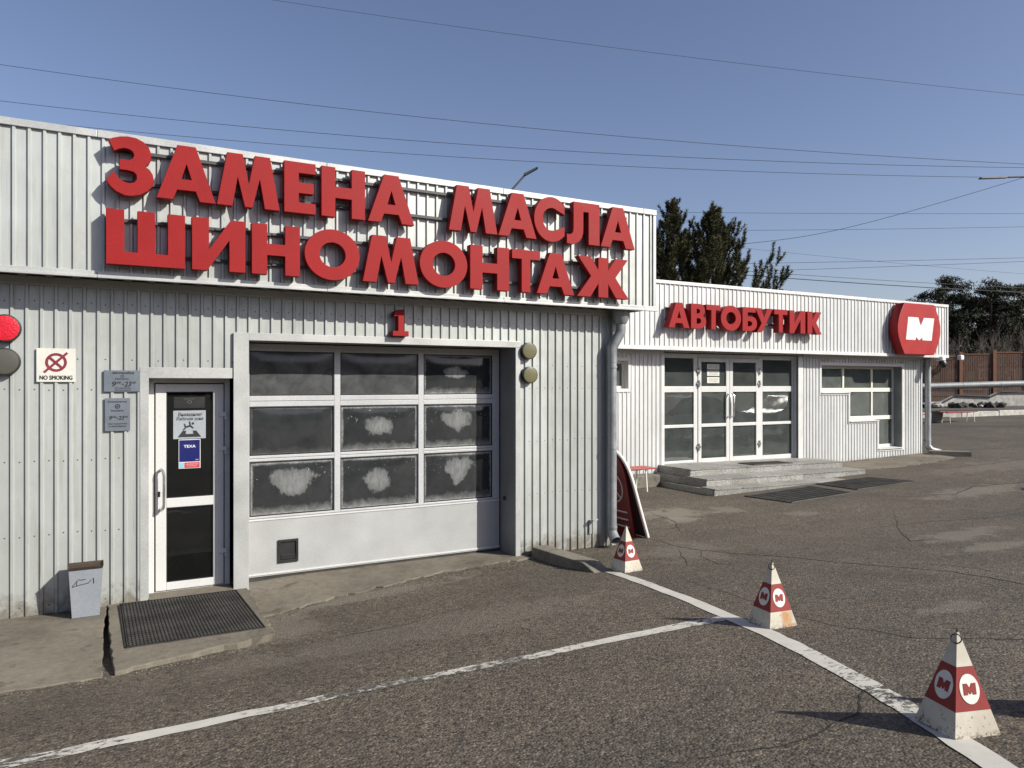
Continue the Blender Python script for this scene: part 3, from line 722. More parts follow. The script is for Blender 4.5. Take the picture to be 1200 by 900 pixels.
# downpipe and small angle bracket on the service building
dp = MB()
px_, py_ = 5.66, 7.60
dp.tube([(px_, py_, 2.28), (px_, py_, .17)], .060, 20)
dpo = P(dp, 'downpipe', 'zinc_dark', smooth=True)
P(MB().tube([(5.765, 7.56, 2.925), (5.765, 7.56, 2.83), (5.765, 7.56, 2.76)], [.115, .11, .074], 20), 'funnel', 'zinc_dark', dpo, smooth=True)
P(MB().tube([(5.765, 7.56, 2.77), (5.765, 7.56, 2.655), (5.755, 7.563, 2.635), (px_ + .012, py_ - .004, 2.475), (px_, py_, 2.45), (px_, py_, 2.27)], .064, 20), 'elbow', 'zinc_dark', dpo, smooth=True)
P(MB().tube([(px_, py_, .19), (px_, py_, .14), (px_ - .005, py_ - .05, .08), (px_ - .01, py_ - .10, .045)], [.064, .064, .065, .066], 20, cap=False), 'spout', 'zinc_dark', dpo, smooth=True)
for zz in (.19, 1.18, 2.20): P(MB().lathe((px_, py_, zz), (0, 0, 1), [(.0605, 0), (.067, .001), (.067, .028), (.0605, .029)], 20).box(px_ - .012, py_ + .06, zz, px_ + .012, WY - .001, zz + .026), 'clamp', 'zinc_dark', dpo)
P(MB().box(5.375, WY - .10, .29, 5.40, WY - .0125, .305).box(5.37, WY - .026, .13, 5.405, WY - .0127, .29).box(5.372, WY - .10, .305, 5.45, WY - .07, .32), 'angle_bracket', 'zinc')

# ------------------------------------------------------------------ shop building
SY, SF = 12.0, 11.65
shop = thing('shop_building', (12.4, 12, 0), 'low white corrugated metal shop with glazed entrance, stepped window and broad fascia', 'building')
PS = lambda m, name, mats, parent=None, **k: P(m, name, mats, parent or shop, **k)
SX0, SX1 = 5.80, 19.06
ENT = (10.27, 14.30, .2, 2.62)
SW = [(15.10, 18.20, 1.80, 2.45), (16.14, 18.20, 1.09, 1.80), (17.25, 18.20, .37, 1.09)]
SMW = (8.86, 9.33, 1.90, 2.47)
sholes = [(10.25, 14.45, -.2, 2.66), *SW, SMW]
w2 = MB(); a, b = SY + .03, SY + .15
w2.box(SX0, a, -.3, SMW[0], b, 2.75).box(SMW[0], a, -.3, SMW[1], b, SMW[2]).box(SMW[0], a, SMW[3], SMW[1], b, 2.75).box(SMW[1], a, -.3, 10.25, b, 2.75)
w2.box(10.25, a, 2.66, 14.45, b, 2.75).box(14.45, a, -.3, 15.10, b, 2.75).box(15.10, a, 2.45, 18.20, b, 2.75).box(15.10, a, -.3, 16.14, b, 1.80).box(16.14, a, -.3, 17.25, b, 1.09).box(17.25, a, -.3, 18.20, b, .37).box(18.20, a, -.3, SX1 - .02, b, 2.75)
w2.box(SX1 - .22, b, -.3, SX1 - .02, 20, 3.9).box(SX0, 19.8, -.3, SX1 - .22, 20, 3.9)
wall2 = PS(w2, 'wall', 'backing')
PS(MB().box(SX0 + .01, 17.0, .28, SX1 - .3, 17.1, 3.8), 'partition', 'shop_wall')
for m in corrugated(SX0, SX1, lambda x: .02 + max(0, x - 10) * .012, 2.72, sholes, .108, 8.0, lambda x, d, z: (x, SY - d, z), hgt=.015, w=(.006, .022, .008)): PS(m, 'siding_sheet', 'siding2', wall2)
PS(MB().box(SX0, SY - .03, 2.62, 10.25, SY - .0145, 2.735), 'top_flashing', 'trim2', wall2); PS(MB().box(14.47, SY - .03, 2.62, SX1, SY - .0145, 2.735), 'top_flashing', 'trim2', wall2)
PS(MB().box(SX1 - .05, SY - .02, 0, SX1 + .008, SY - .0145, 2.62).box(SX1 - .004, SY - .0145, 0, SX1 + .008, SY + .4, 2.62), 'corner_trim', 'trim2', wall2)
PS(MB().box(SX0, b + .001, .1, SX1 - .22, 19.8, .28), 'floor', 'dark_floor')
FX2 = 19.61; SB, ST = 2.70, 4.085
f2 = MB().box(SX0 + .5, SF + .02, SB + .02, FX2 - .02, SF + .12, ST - .03).box(FX2 - .14, SF + .12, SB + .02, FX2 - .02, 20, ST - .03)
fas2 = PS(f2, 'fascia', 'backing')
for m in corrugated(6.3, FX2 - .03, SB + .05, ST - .05, [], .125, 6.35, lambda x, d, z: (x, SF - d, z), hgt=.016, w=(.006, .022, .008)): PS(m, 'siding_sheet', 'siding2', fas2)
k = 6.3
while k < FX2:
    e = min(k + 2.5, FX2 + .02)
    PS(MB().box(k, SF - .035, ST - .065, e - .003, SF + .16, ST + rnd.uniform(0, .005)), 'coping', 'trim2', fas2, bevel=.004)
    PS(MB().box(k, SF - .04, SB - .015, e - .003, SF - .0, SB + .055), 'bottom_trim', 'trim2', fas2, bevel=.004); k = e
PS(MB().box(FX2 - .035, SF - .026, SB + .055, FX2 + .012, SF + .04, ST - .065), 'corner_trim', 'trim2', fas2)
for m in corrugated(6.3, FX2 - .02, SF + .001, SY + .02, [], .2, 0, lambda x, d, z: (x, z, SB + .022 - d), sheet=2.5, hgt=.02, w=(.015, .05, .015)): PS(m, 'soffit_sheet', 'soffit', fas2)
PS(MB().box(SX1, SY, SB + .0, FX2 - .14, 20, SB + .02), 'side_soffit', 'soffit', fas2)
PS(MB().box(SX0, SF + .12, 3.85, FX2 - .14, 20, 3.94), 'roof', 'roof')
# glazed entrance
EY = 12.14
PS(MB().box(14.30, SY - .02, .1, 14.46, SY - .0145, 2.66).box(14.44, SY - .0145, .1, 14.46, EY + .04, 2.62).box(10.25, SY - .0145, .1, 10.265, EY + .04, 2.62).box(10.265, SY - .0, 2.62, 14.44, EY + .04, 2.64).box(14.305, SY + .06, .1, 14.44, EY + .03, 2.62).box(10.19, SY - .022, .1, 10.265, SY - .0145, 2.62), 'entrance_surround', 'trim2')
ef = MB(); e0, e1 = EY - .03, EY + .03
for (x0, x1) in ((10.27, 10.33), (11.19, 11.295), (13.16, 13.265), (14.24, 14.30)): ef.box(x0, e0, .27, x1, e1, 2.62)
ef.box(10.33, e0, 2.55, 11.19, e1, 2.62).box(11.295, e0, 2.57, 13.16, e1, 2.62).box(13.265, e0, 2.55, 14.24, e1, 2.62)
for (x0, x1) in ((10.33, 11.19), (13.265, 14.24)):
    ef.box(x0, e0, .27, x1, e1, .37).box(x0, e0, 1.07, x1, e1, 1.135).box(x0, e0, 1.825, x1, e1, 1.95)
ent = PS(ef, 'entrance_frame', 'pvc', bevel=.005)
for (x0, x1) in ((10.33, 11.19), (13.265, 14.24)):
    for (z0, z1) in ((.37, 1.07), (1.135, 1.825), (1.95, 2.55)): PS(MB().box(x0, EY - .004, z0, x1, EY + .004, z1), 'glass_pane', 'glass', ent)
for side, (x0, x1) in enumerate(((11.305, 12.222), (12.232, 13.15))):
    d = MB(); d0, d1 = EY - .045, EY + .02
    gx0, gx1 = (11.395, 12.125) if side == 0 else (12.325, 13.05)
    d.box(x0, d0, .285, gx0, d1, 2.565).box(gx1, d0, .285, x1, d1, 2.565)
    for z0, z1 in ((.285, .39), (1.07, 1.14), (1.825, 1.95), (2.48, 2.565)): d.box(gx0, d0, z0, gx1, d1, z1)
    do = PS(d, 'door', 'pvc', bevel=.005)
    for (z0, z1) in ((.39, 1.07), (1.14, 1.825), (1.95, 2.48)): PS(MB().box(gx0, EY - .014, z0, gx1, EY - .006, z1), 'glass_pane', 'glass', do)
    hx = (x1 - .045) if side == 0 else (x0 + .05)
    PS(MB().tube([(hx, d0, 1.78), (hx, d0 - .06, 1.77), (hx, d0 - .08, 1.74), (hx, d0 - .08, 1.32), (hx, d0 - .06, 1.29), (hx, d0, 1.28)], .015, 8), 'handle', 'steel', do, smooth=True)
    hx = x0 + .01 if side == 0 else x1 - .01
    for zz in (2.26, 1.98, .62): PS(MB().box(hx - .05, d0 - .018, zz, hx + .05, d0 - .001, zz + .05).lathe((hx, d0 - .02, zz - .05), (0, 0, 1), [(.014, 0), (.014, .15)], 8), 'hinge', 'steel', do)
# stepped window
WYI = 12.23
rv = MB()
rv.box(18.185, SY - .0143, .37, 18.20, WYI + .03, 2.45).box(15.10, SY - .0143, 2.435, 18.185, WYI + .03, 2.45)
rv.box(15.10, SY - .0143, 1.80, 15.115, WYI + .03, 2.435).box(16.14, SY - .0143, 1.09, 16.155, WYI + .03, 1.80).box(17.25, SY - .0143, .37, 17.265, WYI + .03, 1.09)
PS(rv, 'window_reveal', 'reveal')
tr = MB(); t0, t1 = SY - .024, SY - .0145
tr.box(15.04, t0, 2.45, 18.27, t1, 2.52).box(18.20, t0, .30, 18.27, t1, 2.45).box(15.04, t0, 1.735, 15.10, t1, 2.45).box(16.08, t0, 1.03, 16.14, t1, 1.735).box(17.19, t0, .30, 17.25, t1, 1.03)
tr.box(15.10, t0, 1.735, 16.14, t1, 1.80).box(16.14, t0, 1.03, 17.25, t1, 1.09).box(17.25, t0, .30, 18.20, t1, .37)
PS(tr, 'window_trim', 'trim2')
wf = MB(); y0, y1 = WYI - .03, WYI + .03
def bars(rect, cols, zs):
    (xa, xb, za, zb) = rect; w = .055
    wf.box(xa + .015, y0, za + .0, xb - .015, y1, za + w).box(xa + .015, y0, zb - w - .015, xb - .015, y1, zb - .015)
    for x in cols: wf.box(x - w / 2, y0, za + w, x + w / 2, y1, zb - w - .015)
    return
wf.box(15.115, y0, 1.80, 18.185, y1, 1.90).box(15.115, y0, 2.38, 18.185, y1, 2.435)
wf.box(16.155, y0, 1.09, 18.185, y1, 1.19).box(17.265, y0, .37, 18.185, y1, .45)
for (x, za, zb) in ((15.14, 1.90, 2.38), (16.18, 1.90, 2.38), (17.29, 1.90, 2.38), (18.155, 1.90, 2.38), (16.18, 1.19, 1.80), (17.29, 1.19, 1.80), (18.155, 1.19, 1.80), (17.29, .45, 1.09), (18.155, .45, 1.09)):
    wf.box(x - .03, y0, za, x + .03, y1, zb)
sw = PS(wf, 'stepped_window', 'cream', bevel=.004)
for (x0, x1, z0, z1) in ((15.17, 16.15, 1.90, 2.38), (16.21, 17.26, 1.90, 2.38), (17.32, 18.125, 1.90, 2.38), (16.21, 17.26, 1.19, 1.80), (17.32, 18.125, 1.19, 1.80), (17.32, 18.125, .45, 1.09)):
    PS(MB().box(x0, WYI - .004, z0, x1, WYI + .004, z1), 'glass_pane', 'glass_blind', sw)
PS(MB().box(15.1, WYI + .35, .3, 18.3, WYI + .36, 2.5), 'blind', 'sign_pale')
for (xa, xb, z) in ((15.09, 16.12, 1.80), (16.12, 17.23, 1.09), (17.23, 18.2, .37)): PS(MB().hexa([(xa, SY - .06, z - .02), (xb, SY - .06, z - .02), (xb, WYI - .031, z + .006), (xa, WYI - .031, z + .006)], [(xa, SY - .06, z - .008), (xb, SY - .06, z - .008), (xb, WYI - .031, z + .018), (xa, WYI - .031, z + .018)]), 'sill', 'trim2', sw)
# small window beside the downpipe
smf = MB(); xa, xb, za, zb = SMW
smf.box(xa + .01, SY + .10, za + .01, xa + .06, SY + .15, zb - .01).box(xb - .06, SY + .10, za + .01, xb - .01, SY + .15, zb - .01).box(xa + .06, SY + .10, za + .01, xb - .06, SY + .15, za + .06).box(xa + .06, SY + .10, zb - .06, xb - .06, SY + .15, zb - .01)
sm = PS(smf, 'small_window', 'cream'); PS(MB().box(xa + .06, SY + .12, za + .06, xb - .06, SY + .128, zb - .06), 'glass_pane', 'glass_blind', sm)
PS(MB().box(xa - .06, SY - .024, zb, xb + .06, SY - .0145, zb + .06).box(xa - .06, SY - .024, za - .06, xb + .06, SY - .0145, za).box(xa - .06, SY - .024, za, xa, SY - .0145, zb).box(xb, SY - .024, za, xb + .06, SY - .0145, zb).box(xb - .008, SY - .0145, za, xb, SY + .16, zb).box(xa, SY - .0145, za, xa + .008, SY + .16, zb).box(xa + .008, SY - .0145, zb - .008, xb - .008, SY + .16, zb).box(xa + .008, SY - .0145, za, xb - .008, SY + .16, za + .008), 'window_trim', 'trim2', sm)
# right-hand downpipe
dp2 = PS(MB().tube([(19.20, 11.92, 2.70), (19.20, 11.92, .42)], .075, 16), 'downpipe', 'zinc', smooth=True)
PS(MB().tube([(19.20, 11.92, .46), (19.20, 11.92, .36), (19.26, 11.86, .26), (19.42, 11.72, .20)], .08, 16), 'spout', 'zinc', dp2, smooth=True)
for zz in (.5, 1.5, 2.4): PS(MB().lathe((19.20, 11.92, zz), (0, 0, 1), [(.0755, 0), (.083, .001), (.083, .03), (.0755, .031)], 16).box(19.06, 11.97, zz, 19.2, 12.0, zz + .03), 'clamp', 'zinc', dp2)
# security camera under the fascia corner
sc_ = thing('security_camera', (19.27, 11.62, 2.6), 'small black and white dome camera under the shop fascia corner', 'camera')
put(MB().box(19.19, 11.52, 2.6, 19.35, 11.72, 2.72).build('housing', 'ink_white', bevel=.02), sc_)
put(MB().lathe((19.25, 11.55, 2.52), (0, -.3, -1), [(.06, -.09), (.09, -.06), (.10, 0), (.085, .06), (.04, .10)], 16).build('dome', 'black', smooth=True), sc_)

# entrance steps of granite slabs
st = thing('entrance_steps', (12.3, 11.4, 0), 'three grey granite steps and landing below the glazed shop entrance', 'steps')
core = MB(); tread = []
drop = lambda x: -.014 * (x - 10.2)
LEV = [(.33, 9.93, 14.62, 11.10), (.205, 9.93, 14.62, 10.52), (.075, 9.93, 14.62, 10.12)]
RX = [(10.12, 14.62), (10.02, 14.66), (9.86, 14.75)]
LV = [(.33, 11.05), (.20, 10.50), (.07, 10.13)]
for (zt, yf), (xa, xb) in zip(LV, RX):
    core.hexa([(xa + .02, yf + .03, -.2), (xb - .02, yf + .03, -.2), (xb - .02, SY + .12, -.2), (xa + .02, SY + .12, -.2)],
              [(xa + .02, yf + .03, zt - .02 + drop(xa)), (xb - .02, yf + .03, zt - .02 + drop(xb)), (xb - .02, SY + .12, zt - .02 + drop(xb)), (xa + .02, SY + .12, zt - .02 + drop(xa))])
put(core.build('core', 'concrete'), st)
prev = SY - .02
for i, ((zt, yf), (xa, xb)) in enumerate(zip(LV, RX)):
    yb_ = SY + .1 if i == 0 else LV[i - 1][1] - .002
    nt = 7; w_ = (xb - xa) / nt
    rows = 2 if i == 0 else 1
    for rr in range(rows):
        ya, yb2 = yf - .012 + (yb_ - yf) * rr / rows, yf + (yb_ - yf) * (rr + 1) / rows - .004
        for k in range(nt):
            p, q = xa + w_ * k + .002, xa + w_ * (k + 1) - .002; e = rnd.uniform(-.0015, .0015)
            put(MB().hexa([(p, ya, zt - .02 + drop(p) + e), (q, ya, zt - .02 + drop(q) + e), (q, yb2, zt - .02 + drop(q) + e), (p, yb2, zt - .02 + drop(p) + e)], [(p, ya, zt + drop(p) + e), (q, ya, zt + drop(q) + e), (q, yb2, zt + drop(q) + e), (p, yb2, zt + drop(p) + e)]).build('tread_tile', 'granite'), st)
    lo = LV[i + 1][0] if i < 2 else -.2
    for k in range(nt):
        p, q = xa + w_ * (k + .0) + .002, xa + w_ * (k + 1) - .002; e = rnd.uniform(0, .002)
        put(MB().box(p, yf - e, lo + .001 + min(drop(p), drop(q)) * (i < 2), q, yf + .029, zt - .021 + min(drop(p), drop(q))).build('riser_tile', 'granite'), st)
    ys = [yf + .03 + (SY - yf) * t_ for t_ in (0, .5, 1)]
    for ya, yb2 in zip(ys[:-1], ys[1:]):
        put(MB().box(xa, ya + .001, -.2, xa + .019, yb2 - .002, zt - .021 + drop(xa)).build('side_tile', 'granite'), st)

# ------------------------------------------------------------------ sign letters
STEM = .31
LET = {
 'А': [[(0,0),(.275,0),(.345,.185),(.655,.185),(.725,0),(1,0),(.655,1),(.345,1)], [(.415,.385),(.585,.385),(.5,.665)]],
 'М': [[(0,0),(.245,0),(.325,.56),(.44,0),(.56,0),(.675,.56),(.755,0),(1,0),(.84,1),(.595,1),(.5,.44),(.405,1),(.16,1)]],
 'Е': [[(0,0),(1,0),(1,.21),(.46,.21),(.46,.395),(.94,.395),(.94,.605),(.46,.605),(.46,.79),(1,.79),(1,1),(0,1)]],
 'Н': [[(0,0),(.315,0),(.315,.385),(.685,.385),(.685,0),(1,0),(1,1),(.685,1),(.685,.615),(.315,.615),(.315,1),(0,1)]],
 'И': [[(0,0),(.28,0),(.69,.60),(.69,0),(1,0),(1,1),(.72,1),(.31,.40),(.31,1),(0,1)]],
 'Ш': [[(0,0),(1,0),(1,1),(.775,1),(.775,.235),(.612,.235),(.612,1),(.388,1),(.388,.235),(.225,.235),(.225,1),(0,1)]],
 'Т': [[(.345,0),(.655,0),(.655,.785),(1,.785),(1,1),(0,1),(0,.785),(.345,.785)]],
 'О': [ell(.5,.5,.5,.525,n=56), ell(.5,.5,.235,.255,n=44)],
 'С': [ell(.57,.5,.57,.525,46,314,n=44) + [(1,.13),(1,.36)] + ell(.58,.5,.30,.27,300,60,n=28) + [(1,.64),(1,.87)]],
 'Л': [[(.66,0),(1,0),(1,1),(.20,1),(.20,.36),(.185,.27),(.15,.225),(.10,.21),(0,.215),(0,-.01),(.12,-.025),(.26,-.005),(.37,.05),(.455,.14),(.49,.25),(.50,.38),(.50,.775),(.66,.775)]],
 'Ж': [[(0,0),(.255,0),(.405,.34),(.405,0),(.595,0),(.595,.34),(.745,0),(1,0),(.735,.52),(.98,1),(.735,1),(.595,.68),(.595,1),(.405,1),(.405,.68),(.265,1),(.02,1),(.265,.52)]],
 'З': [[(.0,.215),(.09,.11),(.21,.03),(.36,-.02),(.52,-.025),(.70,.01),(.86,.09),(.96,.19),(.99,.30),(.965,.40),(.90,.48),(.80,.53),(.88,.585),(.93,.67),(.935,.765),(.885,.875),(.78,.96),(.62,1.015),(.45,1.025),(.28,1.005),(.14,.965),(.05,.925),(.17,.735),(.27,.785),(.38,.81),(.48,.80),(.555,.76),(.575,.70),(.545,.645),(.47,.61),(.27,.61),(.27,.425),(.46,.425),(.56,.41),(.625,.36),(.63,.285),(.58,.225),(.48,.20),(.37,.215),(.25,.275),(.15,.385)]],
 'В': [[(0,0),(.5,0),(.72,.03),(.88,.11),(.97,.23),(.97,.35),(.90,.46),(.76,.53),(.86,.61),(.90,.71),(.87,.84),(.77,.94),(.60,1),(0,1)], [(.36,.20),(.52,.20),(.62,.25),(.64,.32),(.60,.39),(.50,.42),(.36,.42)], [(.36,.61),(.47,.61),(.55,.65),(.57,.71),(.54,.77),(.46,.80),(.36,.80)]],
 'Б': [[(0,0),(.55,0),(.78,.04),(.93,.14),(1,.30),(.96,.46),(.85,.57),(.68,.62),(.36,.62),(.36,.79),(.90,.79),(.90,1),(0,1)], [(.36,.20),(.52,.20),(.62,.24),(.66,.31),(.62,.38),(.52,.42),(.36,.42)]],
 'У': [[(.10,-.02),(.40,-.02),(1,1),(.69,1),(.515,.60),(.315,1),(0,1),(.36,.36)]],
 'К': [[(0,0),(.335,0),(.335,.40),(.63,0),(1,0),(.62,.52),(.98,1),(.62,1),(.335,.60),(.335,1),(0,1)]],
 '1': [[(0,0),(1,0),(1,.19),(.70,.19),(.70,1),(.42,1),(.10,.90),(.10,.72),(.34,.77),(.34,.19),(0,.19)]],
}
SOLID = {}
def letter(ch, x0, x1, y, z0, z1, depth, parent, mats=('red', 'red_side')):
    cs = [[(px * (x1 - x0), py * (z1 - z0)) for px, py in c] for c in LET[ch]]
    me = contour_mesh('letter', cs, depth, mats)
    o = bpy.data.objects.new('letter', me); COL.objects.link(o); o.location = (x0, y, z0)
    b = o.modifiers.new('bevel', 'BEVEL'); b.width = .0025; b.segments = 1; b.limit_method = 'ANGLE'; b.angle_limit = R(50)
    return put(o, parent)
LYF = 7.28; s_ = LYF / 7.2
L1 = list(zip('ЗАМЕНАМАСЛА', [(.064,.436),(.45,.938),(.945,1.502),(1.542,1.839),(1.894,2.33),(2.357,2.852),(3.239,3.819),(3.829,4.318),(4.285,4.691),(4.722,5.183),(5.199,5.707)]))
L2 = list(zip('ШИНОМОНТАЖ', [(.064,.682),(.738,1.194),(1.249,1.69),(1.733,2.275),(2.304,2.902),(2.912,3.455),(3.488,3.965),(4.0,4.36),(4.318,4.824),(4.86,5.616)]))
zmap = lambda z: 2 + (z - 2) * s_
big1 = thing('lettering_sign', (2.9, 7.4, 3.63), 'upper row of red block letters on rails on the grey garage fascia', 'sign', 'red letter rows on the garage fascia')
for ch, (a, b) in L1: letter(ch, a * s_, b * s_, LYF, zmap(3.628), zmap(4.113), .085, big1)
big2 = thing('lettering_sign', (2.9, 7.4, 3.03), 'lower row of red block letters on rails on the grey garage fascia', 'sign', 'red letter rows on the garage fascia')
for ch, (a, b) in L2: letter(ch, a * s_, b * s_, LYF, zmap(3.022), zmap(3.493), .085, big2)
for par, zs, xa, xb in ((big1, (3.76, 4.03), .12, 5.72), (big2, (3.13, 3.42), .10, 5.6)):
    for z in zs:
        put(MB().box(xa, FY - .045, z, xb, FY - .018, z + .028).build('rail', 'rail'), par)
    for (ch, (a, b)) in (L1 if par is big1 else L2):
        c = (a + b) / 2 * s_
        for z in zs: put(MB().box(c - .02, LYF + .084, z + .004, c + .02, FY - .045, z + .022).build('bracket', 'rail'), par)
one = thing('bay_number', (2.9, 7.6, 2.5), 'small red block numeral 1 above the roller bay', 'number sign')
letter('1', 2.76, 2.94, 7.585, 2.515, 2.80, .10, one)
av = thing('lettering_sign', (12, 11.4, 3.13), 'red block letters on the white fascia above the shop entrance', 'sign')
AYF = 11.40; s2_ = AYF / 11.35
for ch, (a, b) in zip('АВТОБУТИК', [(9.834,10.376),(10.416,10.837),(10.829,11.219),(11.228,11.8),(11.843,12.273),(12.216,12.742),(12.788,13.196),(13.267,13.77),(13.843,14.313)]):
    letter(ch, a * s2_, b * s2_, AYF, 2 + 1.118 * s2_, 2 + 1.618 * s2_, .16, av)
for z in (3.28, 3.5): put(MB().box(9.95, SF - .075, z, 14.3, SF - .04, z + .04).build('rail', 'rail'), av)
for k in range(9):
    for z in (3.285, 3.505): put(MB().box(10.05 + .5 * k, AYF + .159, z, 10.09 + .5 * k, SF - .015, z + .03).build('bracket', 'rail'), av)
# round-shouldered red logo box
lg = thing('logo_sign', (17.9, 11.4, 2.75), 'red rounded box sign with white letter M at the shop fascia corner', 'sign')
LGY = 11.36
out = [(.62, 1.27), (-.60, 1.27), (-.72, 1.06), (-.82, .83), (-.865, .62), (-.82, .38), (-.72, .16), (-.60, 0), (.62, 0), (.74, .18), (.84, .4), (.885, .63), (.84, .86), (.74, 1.07)]
def smooth_poly(p, idx):
    return p
arcL = [(-.60 - .27 * math.sin(math.pi * t / 12), 1.27 - 1.27 * t / 12) for t in range(13)]
arcR = [(.62 + .27 * math.sin(math.pi * t / 12), 1.27 * t / 12) for t in range(13)]
me = contour_mesh('box', [arcL + arcR], .24, ('red_bright', 'red_side')); o = bpy.data.objects.new('box', me); COL.objects.link(o); o.location = (17.955, LGY, 2.735)
bv = o.modifiers.new('bevel', 'BEVEL'); bv.width = .012; bv.segments = 2; bv.limit_method = 'ANGLE'; bv.angle_limit = R(50); put(o, lg)
MLOGO = [(.11, 1), (.455, 1), (.53, .655), (.64, 1), (1, 1), (.91, 0), (.58, 0), (.465, .065), (.36, .125), (.33, .0), (0, 0)]
MLOGO = [(.075, 1), (.42, 1), (.505, .65), (.625, 1), (1, 1), (.905, .0), (.575, .0), (.455, .03), (.345, .13), (.33, 0), (0, 0)]
MLOGO = [(.08, 1), (.43, 1), (.515, .64), (.635, 1), (1, 1), (.905, 0), (.575, 0), (.565, .11), (.46, .0), (.45, .0), (.355, .13), (.33, 0), (0, 0)]
mw, mh = 1.16, .565
o = flat_shape('letter', [[(x * mw, y * mh) for x, y in MLOGO]], 17.40, LGY - .001, 3.094, 'ink_white', None, .004); put(o, lg)
for xx in (17.5, 18.4): put(MB().box(xx, LGY + .239, 2.95, xx + .06, SF - .012, 3.75).build('bracket', 'rail'), lg)

# ------------------------------------------------------------------ plates on the service building wall
def plate(name, x0, x1, z0, z1, mat, label, y=WY - .0135, d=.012):
    t = thing(name, ((x0 + x1) / 2, y, (z0 + z1) / 2), label, 'sign')
    o = MB().box(x0, y - d, z0, x1, y - .0005, z1).build('panel', mat, bevel=.002); put(o, t); return t, y - d - .0012
ns, yy = plate('no_smoking_sign', -.462, -.168, 2.018, 2.312, 'sign_white', 'white square no smoking sign with maroon crossed ring on the wall')
def tput(o, t): return put(o, t)
cx, cz = -.315, 2.19
tput(flat_shape('symbol', [ell(0, 0, .082, .082), ell(0, 0, .060, .060)], cx, yy, cz, 'ink_maroon', None, .001), ns)
def bar(p, q, w):
    dx, dz = q[0] - p[0], q[1] - p[1]; L = math.hypot(dx, dz); nx, nz = -dz / L * w / 2, dx / L * w / 2
    return [(p[0] - nx, p[1] - nz), (q[0] - nx, q[1] - nz), (q[0] + nx, q[1] + nz), (p[0] + nx, p[1] + nz)]
tput(flat_shape('symbol', [bar((-.09, -.088), (.085, .085), .02)], cx, yy - .0015, cz, 'ink_maroon', None, .001), ns)
tput(flat_shape('symbol', [bar((-.055, .05), (.05, -.052), .018)], cx, yy - .003, cz, 'ink_maroon', None, .001), ns)
tput(lettering('NO SMOKING', -.315, yy, 2.056, .036, 'ink', None, .245, 0, .055), ns)
pa, yy = plate('opening_hours_plate', .052, .346, 1.93, 2.125, 'sign_grey', 'wide grey opening hours plate beside the door, upper of two')
for tx, x, z, h, w in (('Автомойка', .205, 2.103, .022, .18), ('MAXIMA', .20, 2.046, .014, .11), ('9', .135, 2.0, .044, .032), ('00', .174, 2.013, .018, .032), ('-', .204, 1.998, .008, .018), ('23', .245, 2.0, .044, .056), ('00', .295, 2.013, .018, .032), ('без перерыва', .205, 1.963, .010, .13), ('без выходных', .205, 1.945, .010, .13)):
    tput(lettering(tx, x, yy, z, h, 'ink', None, w, .25 if h > .015 else 0, .05), pa)
tput(flat_shape('symbol', [ell(0, 0, .014, .012, n=20), ell(0, 0, .0095, .008, n=20)], .20, yy, 2.071, 'ink', None, .001), pa)
pb, yy = plate('opening_hours_plate', .06, .264, 1.572, 1.872, 'sign_grey', 'tall grey opening hours plate beside the door, lower of two')
for tx, x, z, h, w in (('Шиномонтаж', .162, 1.84, .013, .155), ('MAXIMA', .162, 1.757, .013, .10), ('9', .108, 1.692, .034, .025), ('00', .138, 1.701, .015, .026), ('-', .160, 1.690, .007, .014), ('23', .192, 1.692, .034, .044), ('00', .233, 1.701, .015, .026), ('без перерыва', .162, 1.638, .012, .15), ('и выходных', .162, 1.615, .012, .14)):
    tput(lettering(tx, x, yy, z, h, 'ink', None, w, .25 if h > .013 else 0, .05), pb)
tput(flat_shape('symbol', [ell(0, 0, .022, .02, n=24), ell(0, 0, .015, .013, n=24)], .162, yy, 1.797, 'ink', None, .001), pb)
tput(flat_shape('symbol', [[(x * .018 - .009, y * .01 - .005) for x, y in MLOGO]], .162, yy, 1.797, 'ink', None, .001), pb)
# sheets stuck on the door glass
gyy = DY - .0125
pw, yy = plate('warning_notice', .640, .932, 1.468, 1.742, 'sign_pale', 'pale warning notice with falling figure inside the grey door glass', gyy, .003)
tput(lettering('Внимание!', .79, yy, 1.705, .036, 'ink', None, .215, .2, .02), pw)
tput(lettering('Рабочая зона', .788, yy, 1.664, .032, 'ink', None, .24, .2, .02), pw)
tput(flat_shape('symbol', [[(-.105, 0), (-.06, .062), (-.03, .062), (-.035, .03), (.035, .03), (.03, .062), (.06, .062), (.105, 0)]], .785, yy, 1.485, 'ink', None, .001), pw)
tput(flat_shape('symbol', [bar((-.04, .02), (.012, .035), .017)], .785, yy, 1.56, 'ink', None, .001), pw)
tput(flat_shape('symbol', [bar((.008, .03), (.0, .075), .012)], .785, yy - .0012, 1.56, 'ink', None, .001), pw)
tput(flat_shape('symbol', [bar((-.035, .018), (-.045, .055), .011)], .785, yy - .0012, 1.56, 'ink', None, .001), pw)
tput(flat_shape('symbol', [bar((-.03, .022), (-.055, -.005), .012)], .785, yy - .0024, 1.56, 'ink', None, .001), pw)
tput(flat_shape('symbol', [bar((.01, .034), (.035, .01), .011)], .785, yy - .0024, 1.56, 'ink', None, .001), pw)
tput(flat_shape('symbol', [ell(.03, .056, .011, .012, n=16)], .785, yy, 1.56, 'ink', None, .001), pw)
tx_, yy = plate('blue_sticker', .688, .884, 1.18, 1.462, 'ink_white', 'dark blue square sticker with white lettering on the door glass', gyy, .003)
tput(MB().box(.694, yy - .001, 1.246, .878, yy, 1.456).build('field', 'ink_blue'), tx_)
tput(lettering('TEXA', .786, yy - .002, 1.395, .026, 'ink_white', None, .105, 0, .035), tx_)
tput(lettering('.com', .85, yy - .002, 1.262, .010, 'ink_white', None, .03), tx_)
